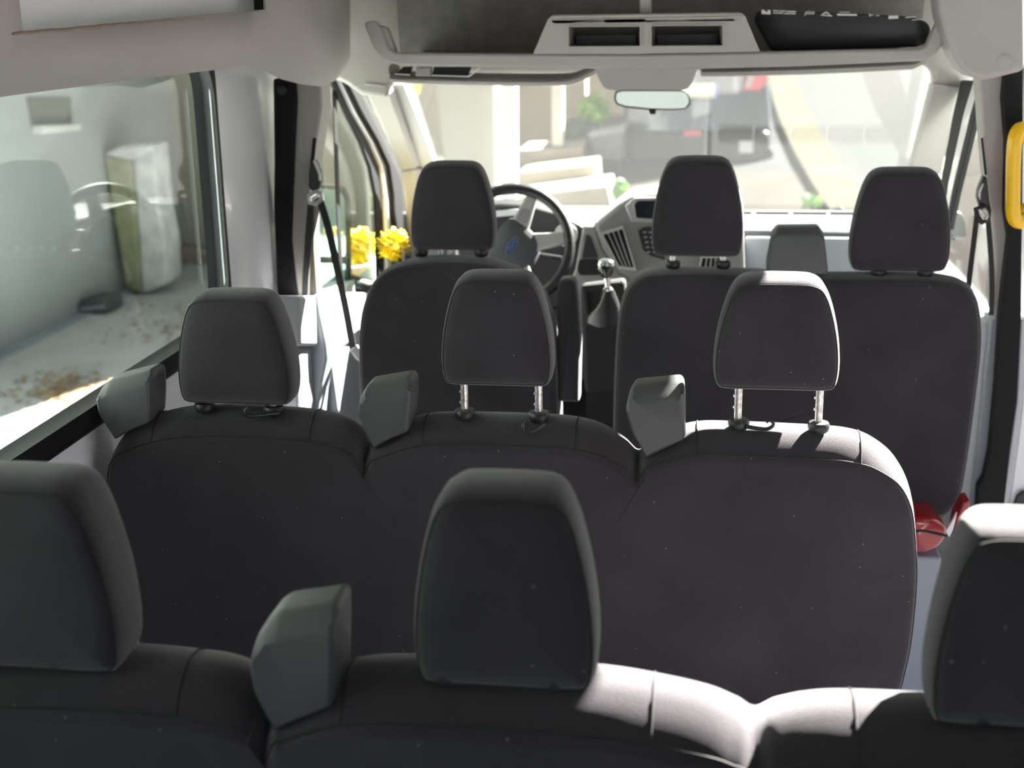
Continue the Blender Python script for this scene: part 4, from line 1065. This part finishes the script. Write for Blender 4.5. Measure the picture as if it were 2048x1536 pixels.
# parked car
YC = 16.0
cr = thing('parked_car', 'dark blue car parked ahead, its rear facing the windscreen', 'car', U(1390, 325, Y=YC + 1.5))
O = xz([(1262, 318), (1246, 300), (1243, 250), (1248, 190), (1254, 150), (1268, 90), (1290, 40), (1330, 28), (1450, 26), (1492, 40), (1518, 90), (1534, 150), (1540, 190), (1543, 250), (1540, 300), (1524, 318)], YC)
mb = MB(); loft(mb, spline(O, 3), [(.0, .10, .22, .10), (.03, .03, .10, .04), (.12, 0, .02, 0), (.6, -.02, 0, 0), (2.0, -.02, 0, 0), (2.9, 0, .25, 0), (3.6, .02, .7, 0), (4.0, .12, .8, .1)], YC); mb.build('body', CARP, cr, angle=60)
mb = MB(); pxprism(mb, [(1285, 60), (1498, 58), (1512, 118), (1272, 120)], .02, Y=YC - .005); mb.build('rear_window', CARG, cr, bevel=.01)
mb = MB(); pxprism(mb, [(1250, 262), (1538, 262), (1540, 302), (1522, 324), (1264, 324), (1246, 302)], .2, Y=YC - .06); bmpr = mb.build('bumper', PLB, cr, bevel=.05)
for nm, q in (('tail_light', [(1486, 180), (1494, 150), (1506, 138), (1532, 140), (1536, 162), (1520, 182)]), ('tail_light', [(1300, 180), (1292, 150), (1280, 138), (1254, 140), (1250, 162), (1266, 182)])):
    mb = MB(); pxprism(mb, q, .08, Y=YC - .03); tq = mb.build(nm, TLR, cr, bevel=.015)
    x = [p[0] for p in q]; mb = MB(); pxprism(mb, [(q[0][0] + (4 if x[0] > 1400 else -4), 175), (q[1][0] + (4 if x[0] > 1400 else -4), 152), (q[1][0] + (14 if x[0] > 1400 else -14), 150), (q[0][0] + (14 if x[0] > 1400 else -14), 176)], .02, Y=YC - .045); mb.build('lamp_lens', WPT, tq)
mb = MB(); pxprism(mb, [(1340, 167), (1436, 167), (1436, 196), (1340, 196)], .02, Y=YC - .03); pt_ = mb.build('number_plate', PLATE, cr)
mb = MB(); pxprism(mb, [(1430, 167), (1437, 167), (1437, 196), (1430, 196)], .006, Y=YC - .035); mb.build('plate_band', PLB2, pt_)
mb = MB(); pxprism(mb, [(1368, 262), (1402, 262), (1402, 272), (1368, 272)], .03, Y=YC - .08); mb.build('reflector', TLR, cr)
mb = MB(); pxprism(mb, [(1478, 282), (1506, 282), (1506, 306), (1478, 306)], .01, Y=YC - .075); mb.build('sticker', WHP, cr)
for x in (U(1268, 320, Y=YC).x + .06, U(1518, 320, Y=YC).x - .06):
    for yy in (YC + .75, YC + 3.2):
        MB().lathe([(.10, -.1), (.30, -.1), (.32, -.07), (.32, .07), (.30, .1), (.10, .1)], (x, yy, gz(0, yy) + .32), (1, 0, 0), 24).build('wheel', RUB, cr)

# wiper outside the windscreen
wp = thing('windscreen_wiper', 'dark wiper arm resting at the foot of the windscreen', 'wiper', U(1680, 430, Y=4.5))
mb = MB(); pxprism(mb, [(1655, 430), (1668, 418), (1684, 414), (1692, 424), (1680, 436), (1660, 438)], .03, Y=4.47, r=.006); mb.build('pivot_cover', PLB, wp, bevel=.004)
mb = MB(); mb.tube([U(1680, 427, Y=4.47), U(1740, 420, Y=4.46), U(1840, 410, Y=4.45)], .008, 8); mb.build('arm', PLB, wp)

# pink wall across the road, unseen slab added over the yard to shade wall and ground
mb = MB(); mb.prism([(-9, 7.6, 3.1), (-2.2, 7.6, 3.1), (-1.15, 10.6, 3.1), (-.62, 12.1, 3.1), (-.62, 15.4, 3.1), (-9, 15.4, 3.1)], (0, 0, .15)); struct(mb.build('added_shade_slab', FAC))

# ------------------------------------------------------------------ light
W = bpy.data.worlds.new('sky'); S.world = W; W.use_nodes = True
nt = W.node_tree; bg = nt.nodes['Background']
sk = nt.nodes.new('ShaderNodeTexSky'); sk.sky_type = 'NISHITA'; sk.sun_disc = False; sk.sun_elevation = R(40); sk.sun_rotation = R(43); sk.air_density = 1.0; sk.dust_density = 2.5; sk.ozone_density = 1.0
hs_ = nt.nodes.new('ShaderNodeHueSaturation'); hs_.inputs['Saturation'].default_value = 0.8
nt.links.new(sk.outputs['Color'], hs_.inputs['Color']); nt.links.new(hs_.outputs['Color'], bg.inputs['Color'])
bg.inputs['Strength'].default_value = 0.053
sd = bpy.data.lights.new('sun', 'SUN'); sd.energy = 45.0; sd.angle = R(0.55); sd.color = (1, .955, .90)
so = bpy.data.objects.new('sun', sd); COL.objects.link(so)
AZ, EL = R(43), R(40)
dirv = Vector((math.sin(AZ) * math.cos(EL), math.cos(AZ) * math.cos(EL), math.sin(EL)))
so.rotation_euler = dirv.to_track_quat('Z', 'Y').to_euler(); so.location = dirv * 20

vs_ = S.view_settings
S.display_settings.display_device = 'sRGB'
vs_.view_transform = 'Standard'; vs_.look = 'None'; vs_.gamma = 1; vs_.use_curve_mapping = False
vs_.exposure = 1.03
S.cycles.max_bounces = 10; S.cycles.transparent_max_bounces = 16; S.cycles.diffuse_bounces = 5
S.cycles.use_denoising = True
S.cycles.sample_clamp_indirect = 8
